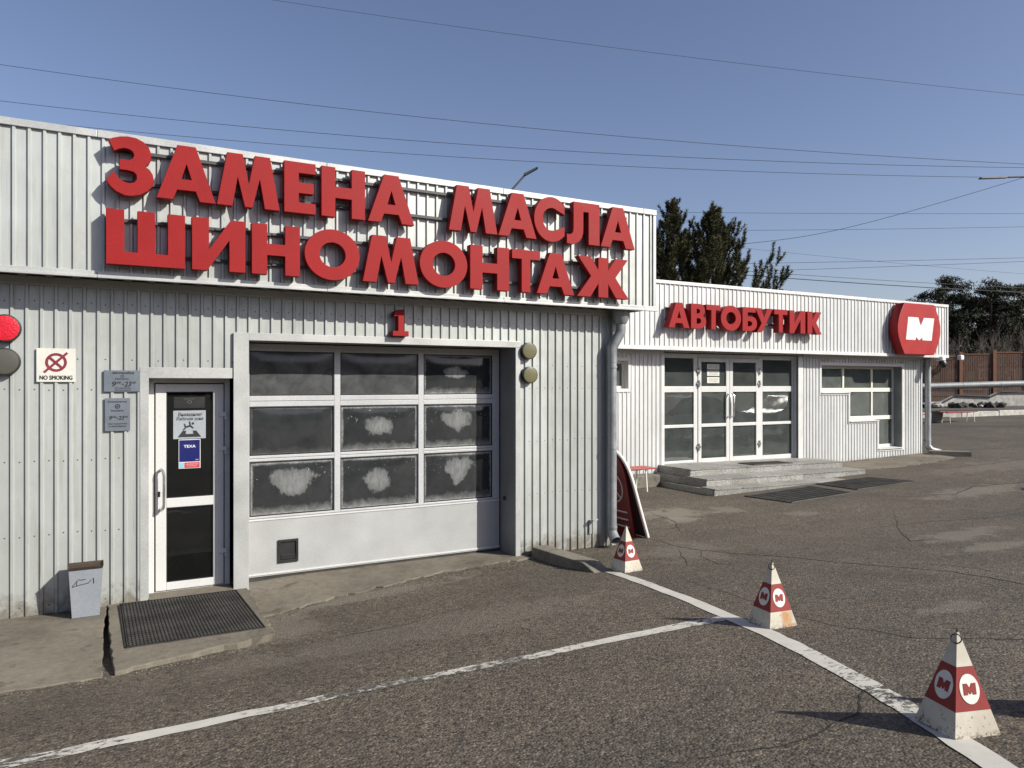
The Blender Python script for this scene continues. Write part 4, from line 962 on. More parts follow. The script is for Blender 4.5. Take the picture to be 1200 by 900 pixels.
tput(MB().box(.696, yy - .001, 1.186, .735, yy, 1.238).build('field', 'ink_cyan'), tx_)
tput(MB().box(.740, yy - .001, 1.186, .877, yy, 1.238).build('field', 'ink_red'), tx_)
tput(lettering('СЕРВИСНАЯ', .808, yy - .002, 1.221, .011, 'ink_white', None, .11), tx_)
tput(lettering('СТАНЦИЯ', .808, yy - .002, 1.203, .011, 'ink_white', None, .085), tx_)
pd, yy = plate('dark_notice', .645, .925, 1.765, 1.875, 'black', 'small dark plate at the top of the door glass', gyy, .003)
tput(lettering('MAXIMA', .785, yy, 1.855, .012, 'lamp_grey', None, .10), pd); tput(flat_shape('symbol', [ell(0, 0, .022, .016, n=20), ell(0, 0, .016, .011, n=20)], .785, yy, 1.825, 'lamp_grey', None, .001), pd)
# notices on the shop door
for zc, zt in ((2.375, 'topmost'), (2.235, 'middle'), (2.085, 'lowest')):
    h = .058 if zc != 2.085 else .066
    t, yy = plate('notice_sheet', 11.585, 11.945, zc - h, zc + h, 'sign_white', zt + ' of three small paper notices on the shop door glass', EY - .0145, .003)
    for k in range(2): tput(lettering('9.00-20.00' if k == 0 else 'без выходных', 11.765, yy, zc + .02 - .04 * k, .026, 'sign_grey', None, .26), t)

# round signal lamps
def signal(x, z, r, mat, label, y=WY - .013):
    t = thing('signal_lamp', (x, y, z), label, 'signal lamp', 'round signal lamps on the garage wall')
    put(MB().lathe((x, y, z), (0, -1, 0), [(r * .93, 0), (r, .012), (r, .055), (r * .985, .063), (r * .94, .065)], 40).build('housing', 'black', smooth=True), t)
    put(MB().lathe((x, y - .055, z), (0, -1, 0), [(r * .93, 0), (r * .925, .009), (r * .78, .013), (r * .45, .016), (r * .02, .0175)], 40).build('lens', mat, smooth=True, origin=(x, y - .055, z)), t)
signal(-.685, 2.475, .118, 'lens_red', 'lit red round signal lamp at the left edge of the wall')
signal(-.69, 2.19, .118, 'lens_smoke', 'unlit dark round signal lamp below the red one')
signal(4.475, 2.392, .10, 'lens_olive', 'unlit olive round signal lamp right of the bay, upper one')
signal(4.487, 2.107, .10, 'lens_olive', 'unlit olive round signal lamp right of the bay, lower one')

# ------------------------------------------------------------------ mats
def mat_mesh(name, corners, pitch, zfun, h, label, bar_w=.008):
    """perforated rubber mat: zigzag webs filling a four-cornered outline"""
    A, B, C, D = [Vector((*c, 0)) for c in corners]      # A->B width, A->D depth
    W_, L_ = (B - A).length, (D - A).length; nu, nv = int(W_ / pitch), int(L_ / pitch)
    P_ = lambda u, v: (A * (1 - u) + B * u) * (1 - v) + (D * (1 - u) + C * u) * v
    m = MB()
    def web(pts, w):
        n = len(m.v)
        for i, p in enumerate(pts):
            q, r_ = pts[min(i + 1, len(pts) - 1)], pts[max(i - 1, 0)]; d = (q - r_).normalized(); nn = Vector((-d.y, d.x, 0)) * w / 2
            for s, zz in ((1, 0), (1, h), (-1, h), (-1, 0)):
                pp = p + nn * s; m.v.append((pp.x, pp.y, zfun(pp.x, pp.y) + zz))
        for i in range(len(pts) - 1):
            for k in range(3): m.f.append((n + i * 4 + k, n + i * 4 + k + 1, n + i * 4 + 5 + k, n + i * 4 + 4 + k)); m.mi.append(0)
    for k in range(nu + 1):
        u = k / nu
        web([P_(min(1, max(0, u + (.5 / nu if j % 2 else -.5 / nu) * .8)), j / nv) for j in range(nv + 1)], bar_w)
    for k in range(0, nv + 1, 2): web([P_(j / 8, k / nv) for j in range(9)], bar_w * .8)
    for a, b in (((0, 0), (1, 0)), ((1, 0), (1, 1)), ((1, 1), (0, 1)), ((0, 1), (0, 0))): web([P_(a[0] + (b[0] - a[0]) * t / 10, a[1] + (b[1] - a[1]) * t / 10) for t in range(11)], .016)
    o = m.build(name, 'rubber_dusty' if pitch > .03 else 'rubber'); tag(o, label, 'door mat', 'perforated rubber mats'); return o
# webs stand on a thin rubber skin
def mat_skin(o, corners, zfun):
    m = MB().hexa([(x, y, zfun(x, y) + .0015) for x, y in corners], [(x, y, zfun(x, y) + .004) for x, y in corners]); k = m.build('skin', 'rubber'); put(k, o)
c = [(.19, 6.33), (1.195, 6.31), (1.165, 7.58), (.18, 7.60)]
mat_mesh('door_mat', c, .026, lambda x, y: .0015, .016, 'black ribbed rubber mat on the slab before the garage side door', .012)
o = bpy.data.objects['door_mat']; mat_skin(o, c, lambda x, y: .0)
c = [(10.40, 8.86), (12.14, 8.95), (12.16, 9.93), (10.28, 9.80)]
o = mat_mesh('door_mat', c, .06, lambda x, y: gz(x, y) + .003, .018, 'dark honeycomb mat on the asphalt below the shop steps, nearer to the garage', .011)
c = [(12.52, 9.14), (14.35, 9.16), (14.15, 10.08), (12.54, 10.06)]
o = mat_mesh('door_mat', c, .06, lambda x, y: gz(x, y) + .003, .018, 'dark honeycomb mat on the asphalt below the shop steps, farther from the garage', .011)
c = [(11.95, 11.15), (13.1, 11.12), (13.1, 11.55), (11.95, 11.57)]
o = mat_mesh('door_mat', c, .045, lambda x, y: .33 + drop(x) + .003, .015, 'small dark mat on the granite landing before the shop doors', .012); mat_skin(o, c, lambda x, y: .333 + drop(x))

# ------------------------------------------------------------------ pyramid barriers
MCONE = [(0, 0), (.06, 1), (.34, 1), (.5, .60), (.68, 1), (1, 1), (.94, 0), (.68, 0), (.65, .34), (.52, .06), (.46, .06), (.34, .34), (.31, 0)]
def pyramid(x, y, rz, label, wmat='cone_white', H=.455, S=.243, ring=True):
    z = gz(x, y); t = thing('pyramid_bollard', (x, y, z + .004), label, 'traffic cone', 'painted metal pyramids along the white line', rz)
    cs = [(-1, -1), (1, -1), (1, 1), (-1, 1)]
    at = lambda k, f, off=0: Vector(((cs[k][0]) * (S / 2 * (1 - f) + off + .004), cs[k][1] * (S / 2 * (1 - f) + off + .004), H * f))
    def part(name, m, mat):
        o = m.build(name, mat); o.parent = t; return o
    m = MB(); fs = [0, .5, .985]
    for f0, f1 in zip(fs[:-1], fs[1:]):
        for k in range(4): j = (k + 1) % 4; m.quad(at(k, f0), at(j, f0), at(j, f1), at(k, f1))
    m.quad(*[at(k, .985) for k in range(4)]); m.quad(*[at(k, 0) for k in (3, 2, 1, 0)])
    part('body', m, wmat)
    m = MB()
    for k in range(4): j = (k + 1) % 4; m.quad(at(k, .255, .0012), at(j, .255, .0012), at(j, .665, .0012), at(k, .665, .0012))
    part('band', m, 'cone_red')
    for k in range(4):       # disc and letter on each face
        j = (k + 1) % 4; b = (at(k, 0) + at(j, 0)) / 2; tp = (at(k, 1) + at(j, 1)) / 2; u = (at(j, 0) - at(k, 0)).normalized(); v = (tp - b).normalized(); nn = u.cross(v).normalized()
        c0 = b + (tp - b) * .455
        for nm, cont, mat, off in (('disc', ell(0, 0, .053, .066, n=28), 'cone_disc', .0035), ('letter', [((px - .5) * .072, (py - .5) * .050) for px, py in MCONE], 'cone_red', .0055)):
            me = contour_mesh(nm, [cont], .0015, [mat])
            o = bpy.data.objects.new(nm, me); COL.objects.link(o); o.parent = t
            # local x->u, z->v, -y->normal
            o.matrix_local = Matrix(((u.x, -nn.x, v.x, 0), (u.y, -nn.y, v.y, 0), (u.z, -nn.z, v.z, 0), (0, 0, 0, 1))); o.location = c0 + nn * off
    if ring:
        m = MB(); pts = [(-.012 + .021 * math.cos(a_), -.012 + .004, H * .965 + .021 * math.sin(a_) - .012) for a_ in [2 * math.pi * k / 18 for k in range(19)]]
        pts = [(-.021 + .5 * (p[0] + .012) , -.021 - .5 * (p[0] + .012), p[2]) for p in pts]
        pts = [(-.006 + .7 * .022 * math.cos(a_) - .012, -.020 - .7 * .022 * math.cos(a_) + .006, H * .93 + .022 * math.sin(a_)) for a_ in [2 * math.pi * k / 18 for k in range(19)]]
        m.tube(pts, .0032, 6, cap=False); part('ring', m, 'rail')
    m = MB().tube([(0, 0, H * .97), (0, 0, H * 1.035)], [.006, .003], 6); part('tip', m, 'rail')
    return t
pyramid(3.555, 2.065, R(-17), 'red and white metal pyramid nearest the camera, with round M emblems')
pyramid(4.355, 3.885, R(-8), 'red and white metal pyramid with orange rust stain, middle of three', 'cone_white_rusty')
pyramid(4.925, 6.36, R(3), 'red and white metal pyramid farthest off, by the downpipe corner', H=.47, ring=False)
pyramid(4.16, 1.87, R(-20), 'metal pyramid just past the right edge, seen by its shadow behind the nearest one', H=.47)

# ------------------------------------------------------------------ litter bin by the door
bx, by = -.085, 7.50
t = thing('litter_bin', (bx, by, -.008), 'tapered pale grey plastic litter bin with black scribble, against the wall', 'bin')
w0, w1, d0, d1, hb = .104, .128, .085, .105, .40
def ringz(w, d, z): return [(bx - w, by - d, z), (bx + w, by - d, z), (bx + w, by + d, z), (bx - w, by + d, z)]
m = MB(); lo, hi = ringz(w0, d0, -.008), ringz(w1, d1, hb)
for i in range(4): j = (i + 1) % 4; m.quad(lo[i], lo[j], hi[j], hi[i])
m.quad(*reversed(lo)); li, hi2 = ringz(w0 - .006, d0 - .006, .0), ringz(w1 - .006, d1 - .006, hb)
for i in range(4): j = (i + 1) % 4; m.quad(li[j], li[i], hi2[i], hi2[j]); m.quad(hi[i], hi[j], hi2[j], hi2[i])
m.quad(*li); put(m.build('body', 'bin_grey'), t)
m = MB(); a_, b_ = ringz(w1 - .002, d1 - .002, hb - .004), ringz(w1 + .006, d1 + .006, hb + .028); a_[0] = (a_[0][0], a_[0][1], hb + .004); a_[1] = (a_[1][0], a_[1][1], hb + .004)
c_ = ringz(w1 - .008, d1 - .008, hb + .004)
for i in range(4): j = (i + 1) % 4; m.quad(a_[i], a_[j], b_[j], b_[i]); m.quad(c_[j], c_[i], b_[i], b_[j])
m.quad(*c_); put(m.build('liner', 'brown_liner'), t)
slope = (d1 - d0) / hb
def onbin(x, z): return (bx + x, by - d0 - slope * z - .0025, z)
m = MB()
for pl in ([(-.10, .268), (-.062, .318), (-.07, .27), (-.10, .262), (-.05, .275), (.02, .285), (.04, .31)], [(.055, .325), (.06, .30), (.058, .278)], [(-.055, .322), (-.03, .318), (.0, .322)]):
    m.tube([onbin(x, z) for x, z in pl], .0028, 5)
put(m.build('scribble', 'ink'), t)

# ------------------------------------------------------------------ kerb stones
def kerbstone(a, b, w, h, zt, zb, label, chamfer_end=True):
    ax, ay = a; dx, dy = b[0] - ax, b[1] - ay; L = math.hypot(dx, dy); ux, uy = dx / L, dy / L; nx, ny = -uy * w / 2, ux * w / 2
    m = MB(); e = .22 if chamfer_end else .0
    sec = [(0, zt), (L - e, zt), (L, zb + .03)] if e else [(0, zt), (L, zt)]
    for s in (1, -1):
        for (l, z) in sec: m.v.append((ax + ux * l + nx * s, ay + uy * l + ny * s, z))
        for (l, z) in sec: m.v.append((ax + ux * l + nx * s, ay + uy * l + ny * s, -.2))
    k = len(sec)
    L_, R_ = list(range(0, 2 * k)), list(range(2 * k, 4 * k))
    for i in range(k - 1):
        m.f += [(L_[i], L_[i + 1], R_[i + 1], R_[i]), (L_[i], L_[k + i], L_[k + i + 1], L_[i + 1]), (R_[i], R_[i + 1], R_[k + i + 1], R_[k + i])]
    m.f += [(L_[0], R_[0], R_[k], L_[k]), (L_[k - 1], L_[2 * k - 1], R_[2 * k - 1], R_[k - 1])]
    m.mi = [0] * len(m.f)
    o = m.build('kerb_stone', 'kerb'); 
    bm = bmesh.new(); bm.from_mesh(o.data); bmesh.ops.recalc_face_normals(bm, faces=bm.faces); bm.to_mesh(o.data); bm.free()
    bv = o.modifiers.new('bevel', 'BEVEL'); bv.width = .012; bv.segments = 2; bv.limit_method = 'ANGLE'
    return tag(o, label, 'kerb')
kerbstone((4.60, 7.62), (4.70, 6.46), .22, .12, .075, -.03, 'grey concrete kerb stone ramp lying at the garage corner')
kerbstone((18.98, 11.75), (19.62, 11.05), .30, .12, .27, .1, 'concrete kerb block under the shop downpipe spout', False)
kerbstone((9.15, 11.8), (9.85, 11.8), .35, .3, .18, 0, 'low concrete block between the bench and the shop steps', False)

# ------------------------------------------------------------------ red bench by the shop wall and two far benches
def bench(x, y, z, L, label, rz=0, grp=None):
    t = thing('bench', (x, y, z), label, 'bench', grp, rz)
    for k in range(3):
        o = MB().box(-L / 2, -.19 + .135 * k, .425, L / 2, -.07 + .135 * k, .455).build('slat', 'bench_red', bevel=.005); o.parent = t
    for s in (-1, 1):
        xx = s * (L / 2 - .22)
        o = MB().tube([(xx, -.17, 0), (xx, -.13, .425), (xx, .13, .425), (xx, .17, 0)], .016, 8).build('leg', 'white_paint', smooth=True); o.parent = t
    o = MB().tube([(-L / 2 + .22, 0, .405), (L / 2 - .22, 0, .405)], .012, 6).build('stretcher', 'white_paint'); o.parent = t
    return t
bench(8.50, 11.32, gz(8.5, 11.3), 1.7, 'red slatted bench on white legs left of the shop steps')
bench(31.7, 18.35, gz(31.7, 18.4), 2.2, 'far red bench on white legs before the brown fence, right of the urn', 0)
bench(28.6, 18.55, gz(28.6, 18.5), 2.2, 'far red bench half hidden by the shop corner, left of the urn', 0)
t = thing('litter_urn', (30.85, 18.75, gz(30.8, 18.7)), 'grey concrete urn bin between the two far benches', 'bin'); zz = gz(30.8, 18.7)
put(MB().lathe((30.85, 18.75, zz), (0, 0, 1), [(.16, 0), (.20, .02), (.21, .42), (.235, .44), (.235, .50), (.19, .50), (.18, .2)], 18).build('bowl', 'kerb', smooth=True), t)

# ------------------------------------------------------------------ folding sign board leaning at the garage corner
ab = thing('folding_sign_board', (6.2, 8.0, -.05), 'dark red arched folding sign board with white tube frame leaning at the garage corner', 'sign board')
def board(xt, xb, ya, yb, zt, zb, mat, name):
    """arched board between foot line x=xb and top x=xt; near edge ya, far edge yb"""
    yc, hw = (ya + yb) / 2, (yb - ya) / 2; n_ = 16; zs = zb + (zt - zb) * .60
    arch = [(yc + hw * math.cos(math.pi * k / n_), zs + (zt - zs) * math.sin(math.pi * k / n_) ** .8) for k in range(n_ + 1)]
    X = lambda z: xb + (xt - xb) * (z - zb) / (zt - zb)
    rim = [(yb, zb)] + arch + [(ya, zb)]
    face = MB(); face.quad(*[(X(z) - .012, y, z) for y, z in rim]); face.quad(*[(X(z) + .012, y, z) for y, z in reversed(rim)])
    put(face.build(name, mat), ab)
    if name != 'panel': put(MB().tube([(X(z), y, z) for y, z in rim], .024, 8).build('frame_tube', 'white_paint', smooth=True), ab)
    return X
Xa = board(5.98, 6.20, 7.80, 8.42, 1.12, -.04, 'board_maroon', 'panel')
Xb = board(6.01, 6.40, 7.80, 8.42, 1.13, -.04, 'rail', 'back_panel')
m = MB()
pts = [(8.11 + .2 * math.cos(a_), .62 + .2 * math.sin(a_)) for a_ in [2 * math.pi * k / 24 for k in range(25)]]
m.tube([(Xa(z) - .015, y, z) for y, z in pts], .010, 5)
for p, q in (((8.25, .48), (7.97, .76)), ((7.97, .48), (8.25, .76))): m.tube([(Xa(p[1]) - .015, p[0], p[1]), (Xa(q[1]) - .015, q[0], q[1])], .010, 5)
for z in (.30, .20, .10): m.tube([(Xa(z) - .015, 7.88, z), (Xa(z) - .015, 8.34, z)], .012, 5)
put(m.build('emblem', 'sign_pale'), ab)

# ------------------------------------------------------------------ far right: kerb, bank, wall, pipe, fence
bank = MB()
bl = [(30.5, 22.6), (34.2, 20.55), (37.2, 19.9), (40.0, 19.3), (46, 18.0), (60, 14.5)]
for i, (x, y) in enumerate(bl):
    for (d, h) in ((0, .02), (1.0, .10), (4.0, .14), (8.0, .3), (70, 2.0)): bank.v.append((x + d * .5, y + d * .86, gz(x, y) + h))
for i in range(len(bl) - 1):
    for k in range(4): a = i * 5 + k; bank.f.append((a, a + 5, a + 6, a + 1)); bank.mi.append(0)
struct(bank.build('soil_bank', 'soil', smooth=True))
kb = [(31.0, 22.2), (33.0, 21.15), (35.2, 20.25), (37.4, 19.75), (39.6, 19.25), (41.8, 18.8), (44.0, 18.3)]
for i, (p, q) in enumerate(zip(kb[:-1], kb[1:])):
    dx, dy = q[0] - p[0], q[1] - p[1]; L = math.hypot(dx, dy); nx, ny = -dy / L * .18, dx / L * .18; e = .02
    p2 = (p[0] + dx * e, p[1] + dy * e); zt = gz(*p) + .26
    m = MB().hexa([(p2[0], p2[1], 0), (q[0], q[1], 0), (q[0] + nx, q[1] + ny, 0), (p2[0] + nx, p2[1] + ny, 0)], [(p2[0], p2[1], zt), (q[0], q[1], zt), (q[0] + nx, q[1] + ny, zt), (p2[0] + nx, p2[1] + ny, zt)])
    o = m.build('kerb_stone', 'snowy_stone', bevel=.02); tag(o, ('worn whitewashed kerb stone hidden behind the shop corner', 'whitewashed far kerb stone behind the red bench', 'whitewashed far kerb stone right of the red bench', 'whitewashed far kerb stone below the low wall step', 'whitewashed far kerb stone at the right edge of the photo', 'whitewashed far kerb stone just past the right edge')[i], 'kerb', 'far kerb stones')
def wallrun(name, pts, zb, th, mat, label, cat):
    m = MB()
    for (p, q) in zip(pts[:-1], pts[1:]):
        dx, dy = q[0] - p[0], q[1] - p[1]; L = math.hypot(dx, dy) or 1; nx, ny = -dy / L * th, dx / L * th
        m.hexa([(p[0], p[1], zb), (q[0], q[1], zb), (q[0] + nx, q[1] + ny, zb), (p[0] + nx, p[1] + ny, zb)], [(p[0], p[1], p[2]), (q[0], q[1], q[2]), (q[0] + nx, q[1] + ny, q[2]), (p[0] + nx, p[1] + ny, p[2])])
    return tag(m.build(name, mat), label, cat)
wallrun('low_wall', [(38.6, 26.6, .95), (41.6, 24.9, 1.0), (42.2, 24.6, 1.32), (43.9, 23.65, 1.24), (44.4, 23.4, 1.52), (47.5, 21.7, 1.5), (51, 19.8, 1.55)], .3, .4, 'snowy_stone', 'whitewashed low stone wall stepping up below the brown fence', 'wall')
m = MB()
for p, q in (((41.6, 24.88, 1.0), (42.2, 24.55, 1.36)), ((42.2, 24.55, 1.36), (43.9, 23.6, 1.28)), ((43.9, 23.6, 1.28), (44.4, 23.33, 1.56)), ((44.4, 23.33, 1.56), (51, 19.75, 1.58))): m.tube([p, q], .045, 6)
tag(m.build('cable_conduit', 'rail'), 'black cable running along the top of the whitewashed wall', 'cable')
for k in range(46):
    x = rnd.uniform(37.5, 43.6); y = 45.5 - .53 * x - .02 * x + rnd.uniform(-.8, .6) + 1.6; r_ = rnd.uniform(.12, .34)
    m = MB(); bmx = bmesh.new(); bmesh.ops.create_icosphere(bmx, subdivisions=1, radius=r_)
    for v in bmx.verts: v.co *= rnd.uniform(.65, 1.25); v.co.z *= .7
    me = bpy.data.meshes.new('boulder'); bmx.to_mesh(me); bmx.free(); me.materials.append(M['rock' if rnd.random() < .75 else 'snowy_stone'])
    o = bpy.data.objects.new('boulder', me); COL.objects.link(o); o.location = (x, y, .74 + r_ * .3); tag(o, 'dark rubble stone heaped at the foot of the whitewashed wall', 'stone', 'rubble heap')
# insulated heating main
hp = thing('heating_pipe', (41, 21, 1.9), 'long silver insulated pipe crossing before the brown fence', 'pipe')
dirp = Vector((4.36, -2.43, .15)).normalized(); p0 = Vector((36.87, 22.99, 1.87))
for k in range(-3, 8):
    a, b = p0 + dirp * (k * 1.9), p0 + dirp * (k * 1.9 + 1.88); put(MB().tube([a, b], .165, 18).build('pipe_segment', 'pipe_foil', smooth=True), hp)
    put(MB().tube([b - dirp * .04, b + dirp * .05], .172, 18).build('pipe_band', 'pipe_foil', smooth=True), hp)
for k in (-2, 6.5):
    a = p0 + dirp * (k * 1.9); put(MB().box(a.x - .08, a.y - .08, 0, a.x + .08, a.y + .08, a.z - .16).build('support', 'kerb'), hp)
# brown slat fence
fence = thing('slat_fence', (46, 26, .9), 'tall brown vertical slat fence with rust coloured posts', 'fence')
f0, f1 = Vector((41.9, 28.2, 0)), Vector((52.5, 22.35, 0)); fd = (f1 - f0).normalized(); fn = Vector((-fd.y, fd.x, 0))
ft = lambda s: 3.30 + .085 * s - .0025 * s * s
span = 2.03
for k in range(7):
    s = k * span; p = f0 + fd * s; z1 = ft(s) + .32
    m = MB().hexa([p + fd * a + fn * b + Vector((0, 0, .6)) for a, b in ((-.1, -.14), (.1, -.14), (.1, .08), (-.1, .08))], [p + fd * a + fn * b + Vector((0, 0, z1)) for a, b in ((-.1, -.14), (.1, -.14), (.1, .08), (-.1, .08))])
    put(m.build('post', 'fence_post', bevel=.01), fence)
    if k == 6: break
    for zz in (1.2, 2.2, 3.0):
        p, q = f0 + fd * (s + .1), f0 + fd * (s + span - .1)
        put(MB().hexa([p + Vector((0, 0, zz)), q + Vector((0, 0, zz)), q + fn * .04 + Vector((0, 0, zz)), p + fn * .04 + Vector((0, 0, zz))], [p + Vector((0, 0, zz + .08)), q + Vector((0, 0, zz + .08)), q + fn * .04 + Vector((0, 0, zz + .08)), p + fn * .04 + Vector((0, 0, zz + .08))]).build('cross_rail', 'fence_brown'), fence)
    zt = ft(s + span / 2) + .12
    ns_ = 17
    for j in range(ns_):
        p = f0 + fd * (s + .14 + (span - .28) * j / (ns_ - 1)) - fn * .025
        m = MB().hexa([p + fd * a + fn * b + Vector((0, 0, .7)) for a, b in ((-.036, -.012), (.036, -.012), (.036, .012), (-.036, .012))], [p + fd * a + fn * b + Vector((0, 0, zt + rnd.uniform(-.01, .01))) for a, b in ((-.036, -.012), (.036, -.012), (.036, .012), (-.036, .012))])
        put(m.build('slat', 'fence_brown'), fence)
    a, b = f0 + fd * (s + .1) - fn * .04, f0 + fd * (s + span - .1) - fn * .04
    put(MB().tube([a + Vector((0, 0, zt)), b + Vector((0, 0, zt))], .035, 6).build('top_rail', 'fence_post'), fence)
fl = thing('flood_light', (44.9, 25.9, 3.5), 'small white floodlight on a brown fence post', 'lamp')
put(MB().box(44.75, 25.75, 3.42, 45.1, 26.0, 3.72).build('housing', 'ink_white', bevel=.06), fl)
put(MB().tube([(44.9, 25.9, 3.5), (44.5, 26.65, 3.4)], .03, 6).build('arm', 'lamp_grey'), fl)

# ------------------------------------------------------------------ overhead wires and street lamps
def wire(pts, r, label, sag=0.0):
    pts = [Vector(p) for p in pts]; a, b = pts[0], pts[-1]; n_ = 24; P_ = []
    if len(pts) == 2: pts = [a, (a + b) / 2 - Vector((0, 0, sag)), b]
    if len(pts) == 3:
        m_ = pts[1]; tm = (m_ - a).length / ((m_ - a).length + (b - m_).length)
        for k in range(n_ + 1):
            t = k / n_; P_.append(a * ((t - tm) * (t - 1) / (tm)) + m_ * (t * (t - 1) / (tm * (tm - 1))) + b * (t * (t - tm) / (1 - tm)))
    else:
        for i in range(len(pts) - 1):
            p = [pts[max(0, i - 1)], pts[i], pts[i + 1], pts[min(len(pts) - 1, i + 2)]]
            for k in range(8):
                t = k / 8; P_.append(.5 * ((2 * p[1]) + (p[2] - p[0]) * t + (2 * p[0] - 5 * p[1] + 4 * p[2] - p[3]) * t * t + (3 * p[1] - p[0] - 3 * p[2] + p[3]) * t ** 3))
        P_.append(pts[-1])
    o = MB().tube(P_, r * .72, 5).build('overhead_wire', 'wire', smooth=True); return tag(o, label, 'wire', 'overhead wires')
def ext(pts, a=1.0, b=1.0):
    """carry a span on beyond both ends of the view"""
    p = [Vector(q) for q in pts]; d0, d1 = (p[0] - p[1]), (p[-1] - p[-2]); return [p[0] + d0 * a, *p, p[-1] + d1 * b] if len(p) > 2 else [p[0] + d0 * a, p[1] + d1 * b]
def on_curve(p3, t0, t1):
    a, m_, b = [Vector(p) for p in p3]; tm = .5
    q = lambda t: a * ((t - tm) * (t - 1) / tm) + m_ * (t * (t - 1) / (tm * (tm - 1))) + b * (t * (t - tm) / (1 - tm))
    return [q(t0), q((t0 + t1) / 2), q(t1)]
wire([(-2.0, 35.4, 18.9), (17.57, 24.56, 15.60), (38.0, 13.2, 13.0)], .011, 'highest thin wire crossing the open sky at the top')
wire([(-9.0, 39.3, 15.8), (14.57, 26.22, 12.35), (36.0, 14.3, 10.65)], .014, 'long wire passing well above the garage roof')
wire([(-9.0, 41.6, 14.9), (15.54, 27.97, 12.13), (37.5, 15.8, 11.25)], .015, 'wire just above the garage lettering, upper of the close pair')
wire([(-9.0, 43.9, 14.75), (16.51, 29.72, 12.18), (38.5, 17.5, 11.38)], .015, 'wire just above the garage lettering, lower of the close pair')
wire([(16, 36.7, 11.35), (33, 27.4, 11.14), (50, 18.1, 11.2)], .014, 'level wire right of the dense pines, upper one')
wire([(16, 36.7, 10.25), (33, 27.4, 10.25), (50, 18.1, 10.62)], .014, 'level wire right of the dense pines, lower one')
wire([(12, 27.6, 7.6), (19.6, 23.43, 7.49), (22.96, 21.56, 7.66), (26.56, 19.56, 8.34), (32.55, 16.23, 10.3), (38, 13.2, 12.4)], .014, 'drooping wire that climbs to the right lamp arm')
wire([(25, 37.6, 9.15), (42, 28.1, 9.42), (56, 20.4, 9.85)], .017, 'faint wire above the shop fascia rising to the right, upper one')
wire([(25, 37.6, 8.5), (42, 28.1, 9.08), (56, 20.4, 9.75)], .017, 'faint wire above the shop fascia rising to the right, lower one')
wire([(25, 37.6, 9.7), (42, 28.1, 8.2), (56, 20.4, 7.45)], .018, 'thin wire sinking to the right above the shop fascia')
wire([(22, 35.8, 9.15), (39, 26.35, 7.55), (52, 19.1, 6.85)], .032, 'thick dark cable sinking to the right above the shop fascia')
wire([(28, 41.6, 12.4), (43, 33.3, 10.5), (60, 23.9, 8.9)], .012, 'faint wire slanting down from the dense pines')
def lamp_post(x, y, z0, h, arm, label):
    t = thing('street_lamp', (x, y, z0), label, 'street lamp')
    put(MB().tube([(x, y, z0), (x, y, z0 + h)], [.10, .06], 12).build('pole', 'lamp_grey', smooth=True), t)
    a, b, c = [Vector(p) for p in arm]
    put(MB().tube([(x, y, z0 + h), a, b], .035, 8).build('arm', 'lamp_grey', smooth=True), t)
    d = (c - b).normalized(); u = d.cross(Vector((0, 0, 1))).normalized(); v = u.cross(d); q = lambda l, w, hh: b + d * l + u * w + v * hh; L = (c - b).length
    m = MB().hexa([q(-.05, -.06, -.04), q(L, -.11, -.03), q(L, .11, -.03), q(-.05, .06, -.04)], [q(-.05, -.05, .05), q(L, -.08, .02), q(L, .08, .02), q(-.05, .05, .05)])
    put(m.build('lamp_head', 'lamp_grey', bevel=.015), t); return t
lamp_post(11.55, 21.05, 0, 8.0, ((11.66, 20.98, 8.25), (12.04, 20.77, 8.74), (12.38, 20.58, 8.96)), 'grey street lamp head rising behind the garage roof')
lamp_post(32.6, 13.7, .4, 9.35, ((32.4, 13.85, 9.80), (29.75, 15.49, 9.75), (28.93, 15.96, 9.72)), 'street lamp arm reaching in at the right edge of the sky')

# ------------------------------------------------------------------ trees
def tri_mesh(name, V, mat, parent):
    """V: (n,3,3) triangles"""
    V = np.asarray(V, dtype=np.float32); n_ = len(V); me = bpy.data.meshes.new(name)
    me.vertices.add(n_ * 3); me.vertices.foreach_set('co', V.reshape(-1)); me.loops.add(n_ * 3); me.loops.foreach_set('vertex_index', np.arange(n_ * 3, dtype=np.int32))
    me.polygons.add(n_); me.polygons.foreach_set('loop_start', np.arange(0, n_ * 3, 3, dtype=np.int32)); me.polygons.foreach_set('loop_total', np.full(n_, 3, dtype=np.int32))
    me.materials.append(M[mat]); me.update(calc_edges=True); me.validate()
    o = bpy.data.objects.new(name, me); COL.objects.link(o)
    return put(o, parent)
rng = np.random.default_rng(3)
def unit(v): return v / (np.linalg.norm(v, axis=-1, keepdims=True) + 1e-9)
def brush(p0, p1, n_, ln, w):
    """needles round a shoot from p0 to p1"""
    ax = unit((p1 - p0)[None])[0]; t = rng.random(n_) ** .8
    base = p0 + (p1 - p0) * t[:, None]; r_ = rng.normal(size=(n_, 3)); r_ -= (r_ @ ax)[:, None] * ax; r_ = unit(r_)
    d = unit(r_ + ax * (.35 + .75 * t[:, None] ** 2)); side = unit(np.cross(d, rng.normal(size=(n_, 3)))) * w / 2
    L = ln * (.75 + .5 * rng.random((n_, 1)))
    return np.stack([base - side, base + side, base + d * L], 1)
